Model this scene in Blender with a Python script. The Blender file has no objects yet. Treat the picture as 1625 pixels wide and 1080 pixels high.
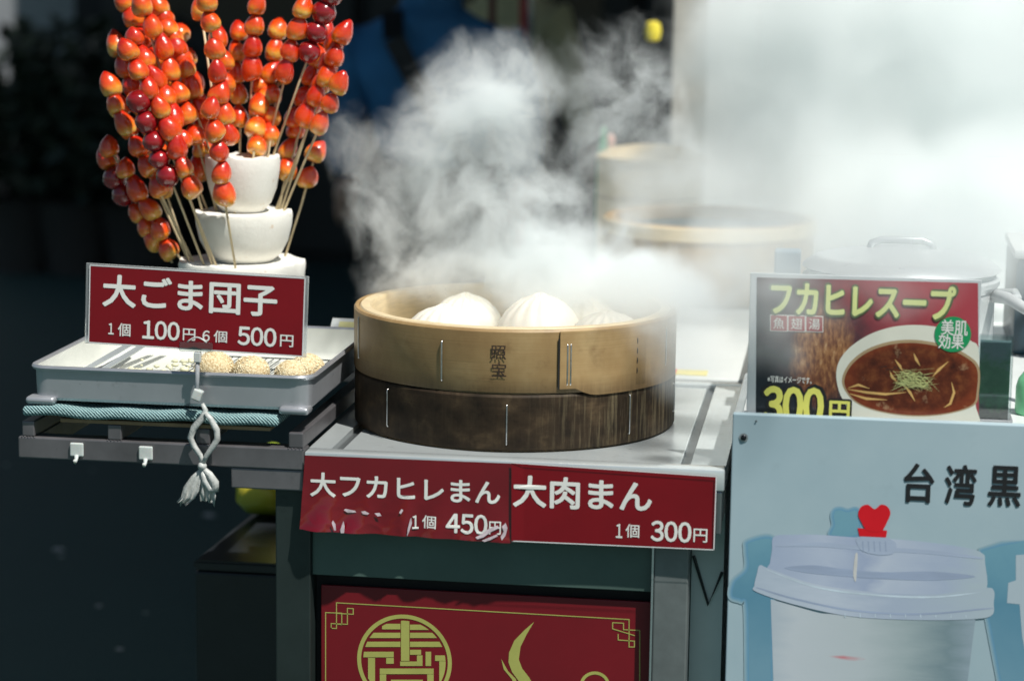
import bpy, bmesh, math, random
from mathutils import Vector, Matrix, noise as mnoise
random.seed(7)
PI = math.pi
S = bpy.context.scene
COL = S.collection
# ------------------------------------------------------------------ camera, sky, sun, exposure
F_PX, PITCH, ROLL, YAW = 3736.0, 0.1658, 0.0137, 0.1415      # lens and attitude of the photographer's camera
EYE = Vector((0.6902, -2.9374, 0.6537))                      # metres; z = 0 is the top of the steel cart
fw = Vector((-math.sin(YAW)*math.cos(PITCH), math.cos(YAW)*math.cos(PITCH), -math.sin(PITCH)))
rt = Vector((math.cos(YAW), math.sin(YAW), 0)); upv = rt.cross(fw)
cr, sr = math.cos(ROLL), math.sin(ROLL)
cd = bpy.data.cameras.new('camera'); cam = bpy.data.objects.new('camera', cd); COL.objects.link(cam)
ru = rt*cr + upv*sr; uu = upv*cr - rt*sr
m = Matrix((ru, uu, -fw)).transposed().to_4x4(); m.translation = EYE
cam.matrix_world = m
cd.sensor_width = 36; cd.lens = F_PX/1625*36
cd.clip_start = .05; cd.clip_end = 300
cd.dof.use_dof = True; cd.dof.focus_distance = 3.2; cd.dof.aperture_fstop = 3.0; cd.dof.aperture_blades = 9
S.camera = cam

SUN_EL, SUN_AZ = math.radians(60), math.radians(48)          # azimuth to the right of the view from behind the camera
to_sun = Vector((math.sin(SUN_AZ)*math.cos(SUN_EL), -math.cos(SUN_AZ)*math.cos(SUN_EL), math.sin(SUN_EL)))
w = bpy.data.worlds.new('World'); S.world = w; w.use_nodes = True
nt = w.node_tree; bg = nt.nodes['Background']
sky = nt.nodes.new('ShaderNodeTexSky'); sky.sky_type = 'NISHITA'; sky.sun_disc = False
sky.sun_elevation = SUN_EL; sky.sun_rotation = PI - SUN_AZ
tint = nt.nodes.new('ShaderNodeMix'); tint.data_type = 'RGBA'; tint.blend_type = 'MULTIPLY'; tint.inputs[0].default_value = 1
tint.inputs[7].default_value = (.92, 1.0, .90, 1)            # hazy city sky, less blue than a clean one
nt.links.new(sky.outputs[0], tint.inputs[6]); nt.links.new(tint.outputs[2], bg.inputs[0]); bg.inputs[1].default_value = .06
sd = bpy.data.lights.new('sun', 'SUN'); sd.energy = 5.0; sd.angle = math.radians(1.0); sd.color = (1, .98, .92)
sun = bpy.data.objects.new('sun', sd); COL.objects.link(sun)
sun.rotation_euler = (-to_sun).to_track_quat('-Z', 'Y').to_euler()
S.view_settings.view_transform = 'Standard'; S.view_settings.look = 'None'
S.view_settings.exposure = 0.1; S.view_settings.gamma = 1; S.view_settings.use_curve_mapping = False
S.render.engine = 'CYCLES'
cy = S.cycles
cy.use_denoising = True
cy.max_bounces = 12; cy.diffuse_bounces = 3; cy.glossy_bounces = 3; cy.transmission_bounces = 6
cy.volume_bounces = 10; cy.transparent_max_bounces = 12
cy.volume_step_rate = 2.0; cy.volume_max_steps = 400
cy.caustics_reflective = False; cy.caustics_refractive = False
cy.sample_clamp_indirect = 6

def at(px, py, ax, val):
    "point of the place that the photograph shows at (px, py), on the plane  ax = val"
    a, b = px-812.5, py-540
    u = cr*a+sr*b; v = -sr*a+cr*b
    d = fw + rt*(u/F_PX) - upv*(v/F_PX)
    i = 'xyz'.index(ax)
    return EYE + d*((val-EYE[i])/d[i])
def xz(px, py, y):
    p = at(px, py, 'y', y); return (p.x, p.z)

# ------------------------------------------------------------------ helpers
def link(o, parent=None):
    COL.objects.link(o)
    if parent: o.parent = parent
    return o
def tag(o, label=None, cat=None, group=None, kind=None):
    if label: o['label'] = label
    if cat: o['category'] = cat
    if group: o['group'] = group
    if kind: o['kind'] = kind
    return o
def empty(name, loc=(0, 0, 0), rot=(0, 0, 0), label=None, cat=None, group=None):
    o = bpy.data.objects.new(name, None); o.location = loc; o.rotation_euler = rot; o.empty_display_size = .05
    return tag(link(o), label, cat, group)
def obj(name, bm, mat, parent=None, smooth=None, loc=None):
    me = bpy.data.meshes.new(name)
    bmesh.ops.recalc_face_normals(bm, faces=bm.faces[:]) if smooth != 'flatkeep' else None
    bm.to_mesh(me); bm.free()
    if smooth is True or isinstance(smooth, float):
        for p in me.polygons: p.use_smooth = True
        if isinstance(smooth, float): me.set_sharp_from_angle(angle=smooth)
    me.materials.append(mat)
    o = bpy.data.objects.new(name, me)
    if loc: o.location = loc
    return link(o, parent)
B = bmesh.new
def box(bm, x0, x1, y0, y1, z0, z1, bev=0, seg=2):
    r = bmesh.ops.create_cube(bm, size=1)
    for v in r['verts']:
        v.co = Vector(((x0+x1)/2+v.co.x*(x1-x0), (y0+y1)/2+v.co.y*(y1-y0), (z0+z1)/2+v.co.z*(z1-z0)))
    if bev:
        es = list({e for v in r['verts'] for e in v.link_edges})
        bmesh.ops.bevel(bm, geom=es, offset=bev, segments=seg, affect='EDGES', profile=.5)
    return bm
def lathe(bm, prof, n=48, c=(0, 0), fn=None, close=False):
    rings = []
    for r, z in prof:
        ring = []
        for k in range(n):
            a = 2*PI*k/n
            rr, zz = (r, z) if fn is None else fn(r, z, a)
            ring.append(bm.verts.new((c[0]+rr*math.cos(a), c[1]+rr*math.sin(a), zz)))
        rings.append(ring)
    pairs = list(zip(rings, rings[1:])) + ([(rings[-1], rings[0])] if close else [])
    for A, Bq in pairs:
        for k in range(n):
            bm.faces.new((A[k], A[(k+1) % n], Bq[(k+1) % n], Bq[k]))
    if not close:
        if prof[0][0] > 1e-6: bm.faces.new(rings[0][::-1])
        if prof[-1][0] > 1e-6: bm.faces.new(rings[-1])
    bmesh.ops.remove_doubles(bm, verts=bm.verts[:], dist=1e-7)
    return bm
def tube(bm, pts, r, n=8, caps=True):
    pts = [Vector(p) for p in pts]; rings = []
    rs = r if isinstance(r, (list, tuple)) else [r]*len(pts)
    t0 = (pts[1]-pts[0]).normalized()
    nrm = t0.orthogonal().normalized()
    for i, p in enumerate(pts):
        t = (pts[min(i+1, len(pts)-1)]-pts[max(i-1, 0)]).normalized()
        nrm = (nrm - t*nrm.dot(t)).normalized(); b = t.cross(nrm)
        rings.append([bm.verts.new(p+(nrm*math.cos(2*PI*k/n)+b*math.sin(2*PI*k/n))*rs[i]) for k in range(n)])
    for A, Bq in zip(rings, rings[1:]):
        for k in range(n): bm.faces.new((A[k], A[(k+1) % n], Bq[(k+1) % n], Bq[k]))
    if caps: bm.faces.new(rings[0][::-1]); bm.faces.new(rings[-1])
    return bm
def poly(bm, pts, y, th=0):
    "flat polygon given as (x, z) pairs, facing -y"
    vs = [bm.verts.new((p[0], y, p[1])) for p in pts]
    f = bm.faces.new(vs)
    f.normal_update()
    if f.normal.y > 0: f.normal_flip()
    if len(pts) > 4: bmesh.ops.triangulate(bm, faces=[f])
    if th:
        r = bmesh.ops.extrude_face_region(bm, geom=bm.faces[:])
        for v in [g for g in r['geom'] if isinstance(g, bmesh.types.BMVert)]: v.co.y += th
    return bm
def oval(cx, cz, rx, rz, n=48, a0=0, a1=2*PI, rot=0):
    o = []
    for k in range(n):
        a = a0+(a1-a0)*k/(n if abs(a1-a0-2*PI) < 1e-6 else n-1)
        x, z = rx*math.cos(a), rz*math.sin(a)
        o.append((cx+x*math.cos(rot)-z*math.sin(rot), cz+x*math.sin(rot)+z*math.cos(rot)))
    return o
def strip(bm, pts, wd, y, taper=False):
    n = len(pts)
    L, R = [], []
    for i, p in enumerate(pts):
        a, b = pts[max(i-1, 0)], pts[min(i+1, n-1)]
        d = Vector((b[0]-a[0], b[1]-a[1])).normalized(); q = Vector((-d.y, d.x))*(wd/2*((1-.85*abs(2*i/(n-1)-1)**2) if taper else 1))
        L.append(bm.verts.new((p[0]+q.x, y, p[1]+q.y))); R.append(bm.verts.new((p[0]-q.x, y, p[1]-q.y)))
    for i in range(n-1):
        bm.faces.new((L[i], L[i+1], R[i+1], R[i]))
    return bm
def glyphs(s, shear=0):
    c = bpy.data.curves.new('lettering', 'FONT'); c.body = s; c.size = 1; c.resolution_u = 3; c.fill_mode = 'FRONT'; c.shear = shear
    t = bpy.data.objects.new('lettering', c); COL.objects.link(t)
    dg = bpy.context.evaluated_depsgraph_get(); dg.update()
    me = bpy.data.meshes.new_from_object(t.evaluated_get(dg))
    bpy.data.objects.remove(t); bpy.data.curves.remove(c)
    return me
def letters(name, s, x0, x1, z0, z1, y, mat, parent, bold=.02, shear=0, slope=0, grow=0):
    "lettering printed on a plane: the text fitted into x0..x1, z0..z1"
    if s.isdigit():
        # wide figures set close together
        bb = B(); x = 0
        for ch in s:
            g = glyphs(chr(ord(ch)+0xFEE0)); gx = [v.co.x for v in g.vertices]; a_ = min(gx); wd = max(gx)-a_
            for v in g.vertices: v.co.x += x-a_
            bb.from_mesh(g); bpy.data.meshes.remove(g); x += wd+.075
        me = bpy.data.meshes.new(name); bb.to_mesh(me); bb.free()
    else: me = glyphs(s, shear)
    xs = [v.co.x for v in me.vertices]; ys = [v.co.y for v in me.vertices]
    ax, bx, ay, by = min(xs), max(xs), min(ys), max(ys)
    for v in me.vertices:
        X = x0-grow+(v.co.x-ax)/(bx-ax)*(x1-x0+2*grow); Z = z0-grow+(v.co.y-ay)/(by-ay)*(z1-z0+2*grow)
        v.co = (X, 0, Z+slope*(X-x0))
    b = B(); b.from_mesh(me); src = [(v.co.copy()) for v in b.verts]; fs = [[v.index for v in f.verts] for f in b.faces]
    b.clear(); em = (z1-z0)*bold
    offs = [(0, 0)]+[(math.cos(PI/4*k)*em, math.sin(PI/4*k)*em) for k in range(8)] if bold > 0 else [(0, 0)]
    for k, (ox, oz) in enumerate(offs):
        vs = [b.verts.new((p.x+ox, y-.000012*k, p.z+oz)) for p in src]
        for f in fs: b.faces.new([vs[i] for i in f])
    b.to_mesh(me); b.free()
    me.materials.clear(); me.materials.append(mat)
    return link(bpy.data.objects.new(name, me), parent)
def copy_tree(o, parent=None):
    c = o.copy(); COL.objects.link(c)
    if parent: c.parent = parent
    for ch in list(o.children): copy_tree(ch, c)
    return c

# ------------------------------------------------------------------ materials
def srgb(r, g, b):
    f = lambda c: (c/255/12.92) if c/255 <= .04045 else ((c/255+.055)/1.055)**2.4
    return (f(r), f(g), f(b))
class M:
    def __init__(s, name):
        s.m = bpy.data.materials.new(name); s.m.use_nodes = True
        s.t = s.m.node_tree; s.p = s.t.nodes['Principled BSDF']; s.co = None
    def n(s, ty, **kw):
        nd = s.t.nodes.new(ty)
        for k, v in kw.items(): setattr(nd, k, v)
        return nd
    def l(s, a, b): s.t.links.new(a, b)
    def coord(s, scale=(1, 1, 1), out='Object'):
        tc = s.n('ShaderNodeTexCoord'); mp = s.n('ShaderNodeMapping'); mp.inputs['Scale'].default_value = scale
        s.l(tc.outputs[out], mp.inputs[0]); return mp.outputs[0]
    def noise(s, scale, detail=4, rough=.55, vec=None, stretch=(1, 1, 1)):
        nd = s.n('ShaderNodeTexNoise'); nd.inputs['Scale'].default_value = scale; nd.inputs['Detail'].default_value = detail; nd.inputs['Roughness'].default_value = rough
        s.l(vec if vec is not None else s.coord(stretch), nd.inputs['Vector']); return nd.outputs['Fac']
    def ramp(s, fac, stops, interp='LINEAR'):
        r = s.n('ShaderNodeValToRGB'); r.color_ramp.interpolation = interp
        e = r.color_ramp.elements
        while len(e) < len(stops): e.new(.5)
        for q, (pos, c) in zip(e, stops): q.position = pos; q.color = (*c, 1) if len(c) == 3 else c
        s.l(fac, r.inputs[0]); return r.outputs[0]
    def mix(s, fac, a, b, mode='MIX'):
        x = s.n('ShaderNodeMix', data_type='RGBA', blend_type=mode)
        if hasattr(fac, 'is_linked') or not isinstance(fac, (int, float)): s.l(fac, x.inputs[0])
        else: x.inputs[0].default_value = fac
        for k, v in ((6, a), (7, b)):
            if isinstance(v, tuple): x.inputs[k].default_value = (*v, 1)
            else: s.l(v, x.inputs[k])
        return x.outputs[2]
    def math(s, op, a, b=0.0, clamp=False):
        x = s.n('ShaderNodeMath', operation=op, use_clamp=clamp)
        for k, v in ((0, a), (1, b)):
            if isinstance(v, (int, float)): x.inputs[k].default_value = v
            else: s.l(v, x.inputs[k])
        return x.outputs[0]
    def sep(s, vec=None):
        x = s.n('ShaderNodeSeparateXYZ'); s.l(vec if vec is not None else s.coord(), x.inputs[0]); return x.outputs
    def col(s, c):
        if isinstance(c, tuple): s.p.inputs['Base Color'].default_value = (*c, 1)
        else: s.l(c, s.p.inputs['Base Color'])
        return s
    def set(s, **kw):
        for k, v in kw.items():
            k = k.replace('_', ' ')
            if isinstance(v, (int, float, tuple)): s.p.inputs[k].default_value = v
            else: s.l(v, s.p.inputs[k])
        return s
    def bump(s, h, strength=.3, dist=.001):
        b = s.n('ShaderNodeBump'); b.inputs['Strength'].default_value = strength; b.inputs['Distance'].default_value = dist
        s.l(h, b.inputs['Height']); s.l(b.outputs[0], s.p.inputs['Normal']); return s
def plain(name, c, rough=.5, metal=0, var=.15, scale=30, bump=0, stretch=(1, 1, 1), **kw):
    a = M(name)
    f = a.noise(scale, 5, .6, stretch=stretch)
    lo = tuple(max(0, x*(1-var)) for x in c); hi = tuple(min(1, x*(1+var)) for x in c)
    a.col(a.ramp(f, [(.3, lo), (.7, hi)])).set(Roughness=rough, Metallic=metal, **kw)
    if bump: a.bump(a.noise(scale*3, 6, .6, stretch=stretch), .4, bump)
    return a.m
def steel(name, c, rough, stretch, dirt=.25, metal=.92):
    a = M(name)
    br = a.noise(60, 6, .65, stretch=stretch); sp = a.noise(7, 6, .6)
    k = a.ramp(sp, [(.35, tuple(x*(1-dirt) for x in c)), (.65, c)])
    k = a.mix(a.ramp(a.noise(22, 8, .75), [(.60, (0, 0, 0)), (.74, (.55, .55, .55))]), k, tuple(x*.45 for x in c))
    k = a.mix(a.ramp(a.noise(130, 3, .6), [(.70, (0, 0, 0)), (.78, (.7, .7, .7))]), k, tuple(x*.3 for x in c))
    k = a.mix(a.ramp(a.noise(9, 8, .8, stretch=stretch), [(.62, (0, 0, 0)), (.72, (.35, .35, .35))]), k, tuple(min(1, x*1.35) for x in c))
    a.col(k).set(Metallic=metal)
    a.set(Roughness=a.math('ADD', a.math('MULTIPLY', br, .16), rough-.08))
    a.bump(br, .12, .0006)
    return a.m
stainless = steel('brushed_stainless', (.70, .75, .76), .24, (1, 14, 14), .12, .5)
rack_steel = steel('dull_rack_steel', (.20, .19, .20), .42, (1, 8, 8), .4, .55)
tray_metal = steel('tray_aluminium', (.50, .51, .54), .34, (1.5, 1.5, 12), .18, .6)
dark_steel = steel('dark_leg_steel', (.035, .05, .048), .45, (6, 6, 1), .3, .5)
bright_steel = steel('bright_steel', (.72, .73, .74), .22, (4, 4, 4), .1)
staple_metal = plain('staple_wire', (.6, .6, .6), .3, 1, .2, 200)
enamel = plain('white_enamel', (.62, .63, .58), .22, 0, .06, 12)
fm = M('white_foam'); _c = fm.ramp(fm.noise(40, 5, .6), [(.3, (.78, .76, .70)), (.7, (.84, .82, .76))])
_c = fm.mix(fm.ramp(fm.noise(70, 3, .6), [(.66, (0, 0, 0)), (.72, (.5, .5, .5))]), _c, (.62, .42, .22))
_c = fm.mix(fm.ramp(fm.noise(18, 6, .7, stretch=(1, 1, .3)), [(.58, (0, 0, 0)), (.8, (.4, .4, .4))]), _c, (.58, .53, .44))
fm.col(_c).set(Roughness=.7).bump(fm.noise(160, 5, .6), .5, .0012); foam = fm.m
white_paint = plain('white_paint', (.68, .71, .70), .35, 0, .06, 5)
green_panel = plain('dark_green_panel', srgb(76, 96, 90), .4, 0, .2, 6)
black_gap = plain('black_recess', (.008, .008, .01), .7)
stick_wood = plain('skewer_bamboo', (.62, .50, .31), .55, 0, .2, 60, stretch=(1, 1, .1))
dough = plain('steamed_dough', (.76, .72, .63), .5, 0, .04, 30, .0005, Subsurface_Weight=.15, Subsurface_Radius=(.01, .007, .004))
def clear(name, gloss, tintc=(.93, .96, .96)):
    a = M(name); tr = a.n('ShaderNodeBsdfTransparent'); tr.inputs[0].default_value = (*tintc, 1)
    gl = a.n('ShaderNodeBsdfGlossy'); gl.inputs['Roughness'].default_value = .08
    fr = a.n('ShaderNodeFresnel'); fr.inputs[0].default_value = 1.45; mx = a.n('ShaderNodeMixShader')
    a.l(a.math('ADD', fr.outputs[0], gloss), mx.inputs[0]); a.l(tr.outputs[0], mx.inputs[1]); a.l(gl.outputs[0], mx.inputs[2])
    a.l(mx.outputs[0], a.t.nodes['Material Output'].inputs['Surface']); return a.m
clear_plastic = clear('clear_plastic', .05)
milky = plain('milky_plastic', (.58, .59, .57), .3, 0, .1, 60, Subsurface_Weight=.1)
milky_tie = plain('crumpled_plastic_strip', (.76, .77, .74), .3, 0, .25, 120, .002, Transmission_Weight=.35)
red_print = plain('red_sign_print', srgb(120, 5, 20), .32, 0, .12, 8, Coat_Weight=.12, Coat_Roughness=.18)
red_panel_m = plain('red_panel_print', srgb(112, 8, 22), .5, 0, .10, 8)
white_ink = plain('white_ink', (.80, .79, .75), .45, 0, .03, 20)
gold_ink = plain('gold_ink', srgb(172, 172, 92), .45, 0, .08, 30)
black_ink = plain('black_ink', (.012, .012, .014), .5)
heart_red = plain('heart_red_ink', srgb(215, 20, 35), .4, 0, .05, 20)
paper_edge = plain('laminate_edge', (.72, .72, .72), .3, 0, .05)
yellow_ink = plain('yellow_ink', srgb(226, 222, 110), .4, 0, .05)
green_ink = plain('green_ink', srgb(30, 150, 92), .4, 0, .05)

def bamboo(name, dark):
    a = M(name)
    tc = a.n('ShaderNodeTexCoord'); xyz = a.sep(tc.outputs['Object'])
    ang = a.math('ARCTAN2', xyz[1], xyz[0])
    cv = a.n('ShaderNodeCombineXYZ'); a.l(a.math('MULTIPLY', ang, .225), cv.inputs[0]); a.l(xyz[2], cv.inputs[2])
    def sc(v):
        mp = a.n('ShaderNodeMapping'); mp.inputs['Scale'].default_value = v; a.l(cv.outputs[0], mp.inputs[0]); return mp.outputs[0]
    fine = a.noise(1, 6, .65, vec=sc((7, 1, 420)))
    band = a.noise(1, 4, .6, vec=sc((12, 1, 9)))
    vert = a.noise(1, 6, .7, vec=sc((150, 1, 8)))
    blot = a.noise(1, 5, .6, vec=sc((26, 1, 30)))
    if not dark:
        c = a.ramp(band, [(.25, (.27, .165, .07)), (.5, (.40, .265, .12)), (.75, (.54, .39, .195))])
        c = a.mix(a.math('MULTIPLY', fine, .55), c, (.26, .15, .06))
        st = a.ramp(blot, [(.58, (0, 0, 0)), (.80, (.75, .75, .75))])
        c = a.mix(st, c, (.20, .115, .05))
        # grime that has crept up from the joint
        low = a.math('SUBTRACT', 1, a.math('DIVIDE', xyz[2], .022), True)
        c = a.mix(a.math('MULTIPLY', low, a.math('ADD', a.math('MULTIPLY', vert, .9), .1), True), c, (.06, .035, .018))
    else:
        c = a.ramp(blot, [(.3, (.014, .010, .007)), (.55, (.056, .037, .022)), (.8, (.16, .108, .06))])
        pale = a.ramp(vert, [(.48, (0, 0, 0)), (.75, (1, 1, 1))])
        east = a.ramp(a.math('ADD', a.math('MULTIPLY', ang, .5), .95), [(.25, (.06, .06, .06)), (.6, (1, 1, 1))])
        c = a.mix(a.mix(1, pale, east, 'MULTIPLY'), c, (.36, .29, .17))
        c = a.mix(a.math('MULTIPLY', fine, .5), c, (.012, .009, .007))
    a.col(c).set(Roughness=.48 if not dark else .6, Specular_IOR_Level=.4 if not dark else .15)
    a.bump(a.math('ADD', fine, a.math('MULTIPLY', vert, .5 if dark else .15)), .35, .0008)
    return a.m
bamboo_light = bamboo('pale_bamboo', False)
bamboo_dark = bamboo('stained_bamboo', True)
rim_wood = plain('bamboo_rim', (.66, .53, .33), .5, 0, .12, 25, .0004, (1, 1, 8))

def fruit_mat():
    a = M('glazed_strawberry')
    oi = a.n('ShaderNodeObjectInfo'); z = a.sep()[2]
    nz = a.noise(55, 3, .5)
    h = a.math('ADD', a.math('MULTIPLY', z, 34), a.math('ADD', a.math('MULTIPLY', nz, .55), a.math('MULTIPLY', oi.outputs['Random'], .40)))
    h = a.math('ADD', h, -.10, True)
    c = a.ramp(h, [(.0, (.86, .46, .08)), (.13, (.85, .24, .018)), (.34, (.80, .085, .006)), (.8, (.56, .016, .005))])
    a.col(c).set(Roughness=.28, Coat_Weight=1.0, Coat_Roughness=.03, Subsurface_Weight=.5, Subsurface_Radius=(.014, .004, .001))
    vo = a.n('ShaderNodeTexVoronoi'); vo.inputs['Scale'].default_value = 260; a.l(a.coord(), vo.inputs['Vector'])
    a.bump(a.math('ADD', vo.outputs['Distance'], a.noise(120, 3, .5)), .3, .0012)
    return a.m
berry_m = fruit_mat()
haw_m = plain('glazed_dark_red_fruit', (.27, .006, .009), .2, 0, .35, 40, .0006, Coat_Weight=1.0, Coat_Roughness=.04)
def sesame_mat():
    a = M('sesame_crust'); f = a.noise(330, 3, .6)
    a.col(a.ramp(f, [(.35, (.48, .33, .15)), (.6, (.78, .66, .42))])).set(Roughness=.6).bump(f, .8, .002); return a.m
sesame_m = sesame_mat()
seed_m = plain('sesame_seed', (.82, .72, .50), .5, 0, .15, 90)
def cloth_mat():
    a = M('teal_woven_cloth')
    wv = a.n('ShaderNodeTexWave', wave_type='BANDS', bands_direction='DIAGONAL'); wv.inputs['Scale'].default_value = 130; wv.inputs['Distortion'].default_value = 1.6; wv.inputs['Detail Scale'].default_value = 3
    a.l(a.coord((1, .6, 1)), wv.inputs[0])
    c = a.ramp(wv.outputs['Fac'], [(.2, srgb(84, 122, 128)), (.8, srgb(164, 194, 194))])
    c = a.mix(a.ramp(a.noise(18, 5), [(.45, (0, 0, 0)), (.8, (.6, .6, .6))]), c, srgb(104, 130, 128))
    a.col(c).set(Roughness=.85).bump(wv.outputs['Fac'], .8, .002); return a.m
cloth_m = cloth_mat()
cardboard = plain('brown_cardboard', (.30, .19, .10), .8, 0, .2, 40)
asphalt = M('dark_asphalt')
_f = asphalt.noise(90, 6, .7); _g = asphalt.noise(1.6, 5, .6)
asphalt.col(asphalt.mix(asphalt.ramp(_g, [(.35, (.2, .2, .2)), (.7, (.8, .8, .8))]), asphalt.ramp(_f, [(.3, (.022, .056, .054)), (.7, (.044, .088, .082))]), (.030, .076, .072)))
asphalt.set(Roughness=.7).bump(_f, .5, .004); asphalt = asphalt.m

# ------------------------------------------------------------------ the street: ground, shop fronts, added shade roof, partition
GZ = -.85
tag(obj('ground', box(B(), -45, 45, -20, 60, GZ-.2, GZ), asphalt), kind='structure')
b = B(); rg = random.Random(3)
for k in range(26):
    c = Vector((rg.uniform(-2.6, -.7), rg.uniform(1.6, 4.5), GZ+.003)); e = rg.uniform(.006, .02)
    b.faces.new([b.verts.new(c+Vector((e*math.cos(t)*rg.uniform(.6, 1.3), e*math.sin(t), .002*rg.random()))) for t in (0, 1.3, 2.6, 3.9, 5.2)])
tag(obj('litter_flecks', b, plain('pale_litter', (.55, .56, .54), .7)), kind='stuff')
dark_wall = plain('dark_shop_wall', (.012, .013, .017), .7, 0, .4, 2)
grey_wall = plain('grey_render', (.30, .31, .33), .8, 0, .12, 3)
shop = empty('shop_building', (0, 8, GZ), label='dark shop building across the alley with an added shade roof', cat='building')
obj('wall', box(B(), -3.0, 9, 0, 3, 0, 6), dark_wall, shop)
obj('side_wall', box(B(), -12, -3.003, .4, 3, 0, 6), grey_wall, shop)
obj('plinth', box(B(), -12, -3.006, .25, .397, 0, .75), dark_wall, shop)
bm = B()
box(bm, .853, 9, -5.5, -.01, 3.1, 3.16); box(bm, -2.2, .85, -7.75, -.01, 3.05, 3.11)  # unseen roof panels, added to keep the sun off the alley behind the stall
obj('added_shade_roof', bm, plain('added_roof_canvas', (.05, .05, .06), .8), shop)
for k in range(9):
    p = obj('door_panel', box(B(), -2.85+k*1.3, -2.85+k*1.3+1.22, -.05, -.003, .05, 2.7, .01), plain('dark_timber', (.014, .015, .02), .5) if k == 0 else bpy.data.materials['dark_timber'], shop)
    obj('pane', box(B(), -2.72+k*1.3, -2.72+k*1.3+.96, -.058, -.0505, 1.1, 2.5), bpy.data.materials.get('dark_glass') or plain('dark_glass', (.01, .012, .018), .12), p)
# potted shrubs before the grey wall
leaf_m = plain('dark_leaf', (.02, .035, .022), .5, 0, .4, 10)
def shrub(x, y, h, label):
    r = empty('potted_shrub', (x, y, GZ), label=label, cat='plant', group='shrubs by the grey wall')
    obj('pot', lathe(B(), [(.14, 0), (.2, .32), (.22, .34), (.18, .34), (.17, .30), (0, .30)], 20), plain('pot_clay', (.05, .045, .045), .7), r, .6)
    b = B(); tube(b, [(0, 0, .3), (.02, 0, .6), (-.02, .02, h*.8)], [.02, .016, .008], 6); obj('stem', b, leaf_m, r)
    b = B(); rg = random.Random(int(abs(x)*100))
    for k in range(420):
        a, e, q = rg.uniform(0, 6.28), rg.uniform(-1, 1), rg.random()**.5
        c = Vector((math.cos(a)*q*.42*(1-e*e*.5), math.sin(a)*q*.34, h*.68+e*h*.34))
        d = Vector((rg.uniform(-1, 1), rg.uniform(-1, 1), rg.uniform(-.4, 1))).normalized(); s = d.orthogonal().normalized()
        L = rg.uniform(.08, .16)
        b.faces.new([b.verts.new(c), b.verts.new(c+d*L*.5+s*L*.28), b.verts.new(c+d*L), b.verts.new(c+d*L*.5-s*L*.28)])
    o = obj('foliage', b, leaf_m, r); o['kind'] = 'stuff'
for x, h, lb in ((-3.08, .98, 'tall dark potted shrub against the grey wall'), (-2.80, 1.10, 'taller dark potted shrub by the end of the grey wall'), (-2.50, .92, 'low dark potted shrub beside the black shop front')):
    shrub(x, 7.4, h, lb)
# white partition behind the stall, seen through the steam
pt = empty('partition_screen', (.34, 2.3, GZ), label='white stall partition screen behind the steam with a pale post', cat='partition')
obj('panel', box(B(), .03, 1.0, 0, .03, 0, 2.3), plain('partition_white', (.80, .82, .82), .5, 0, .04, 3), pt)
obj('panel', box(B(), 1.006, 2.2, 0, .03, 0, 2.3), bpy.data.materials['partition_white'], pt)
obj('post', box(B(), -.045, .027, -.02, .05, 0, 2.35, .004), plain('pale_post', (.42, .40, .36), .6), pt)
# red and silver banner pole
for nm, px, wd, lb in (('banner_pole', 831, .013, 'red banner pole with a silver edge behind the jacketed person'), ('banner_pole', 781, .011, 'plain dark red banner pole beside the blue jacket')):
    c = at(px, 40, 'y', 4.2)
    r = empty(nm, (c.x, 4.2, GZ), label=lb, cat='pole')
    obj('pole', lathe(B(), [(wd, .02), (wd, 2.4)], 14), plain('pole_red', srgb(190, 20, 40), .4) if px == 831 else plain('pole_dark_red', srgb(110, 16, 28), .5), r, .6)
    obj('foot', lathe(B(), [(.16, 0), (.16, .015), (.03, .03), (wd, .06)], 24), dark_steel, r, .6)
    if px == 831: obj('silver_strip', box(B(), wd+.001, wd+.016, -.008, .008, .06, 2.4), bright_steel, r)

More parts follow.
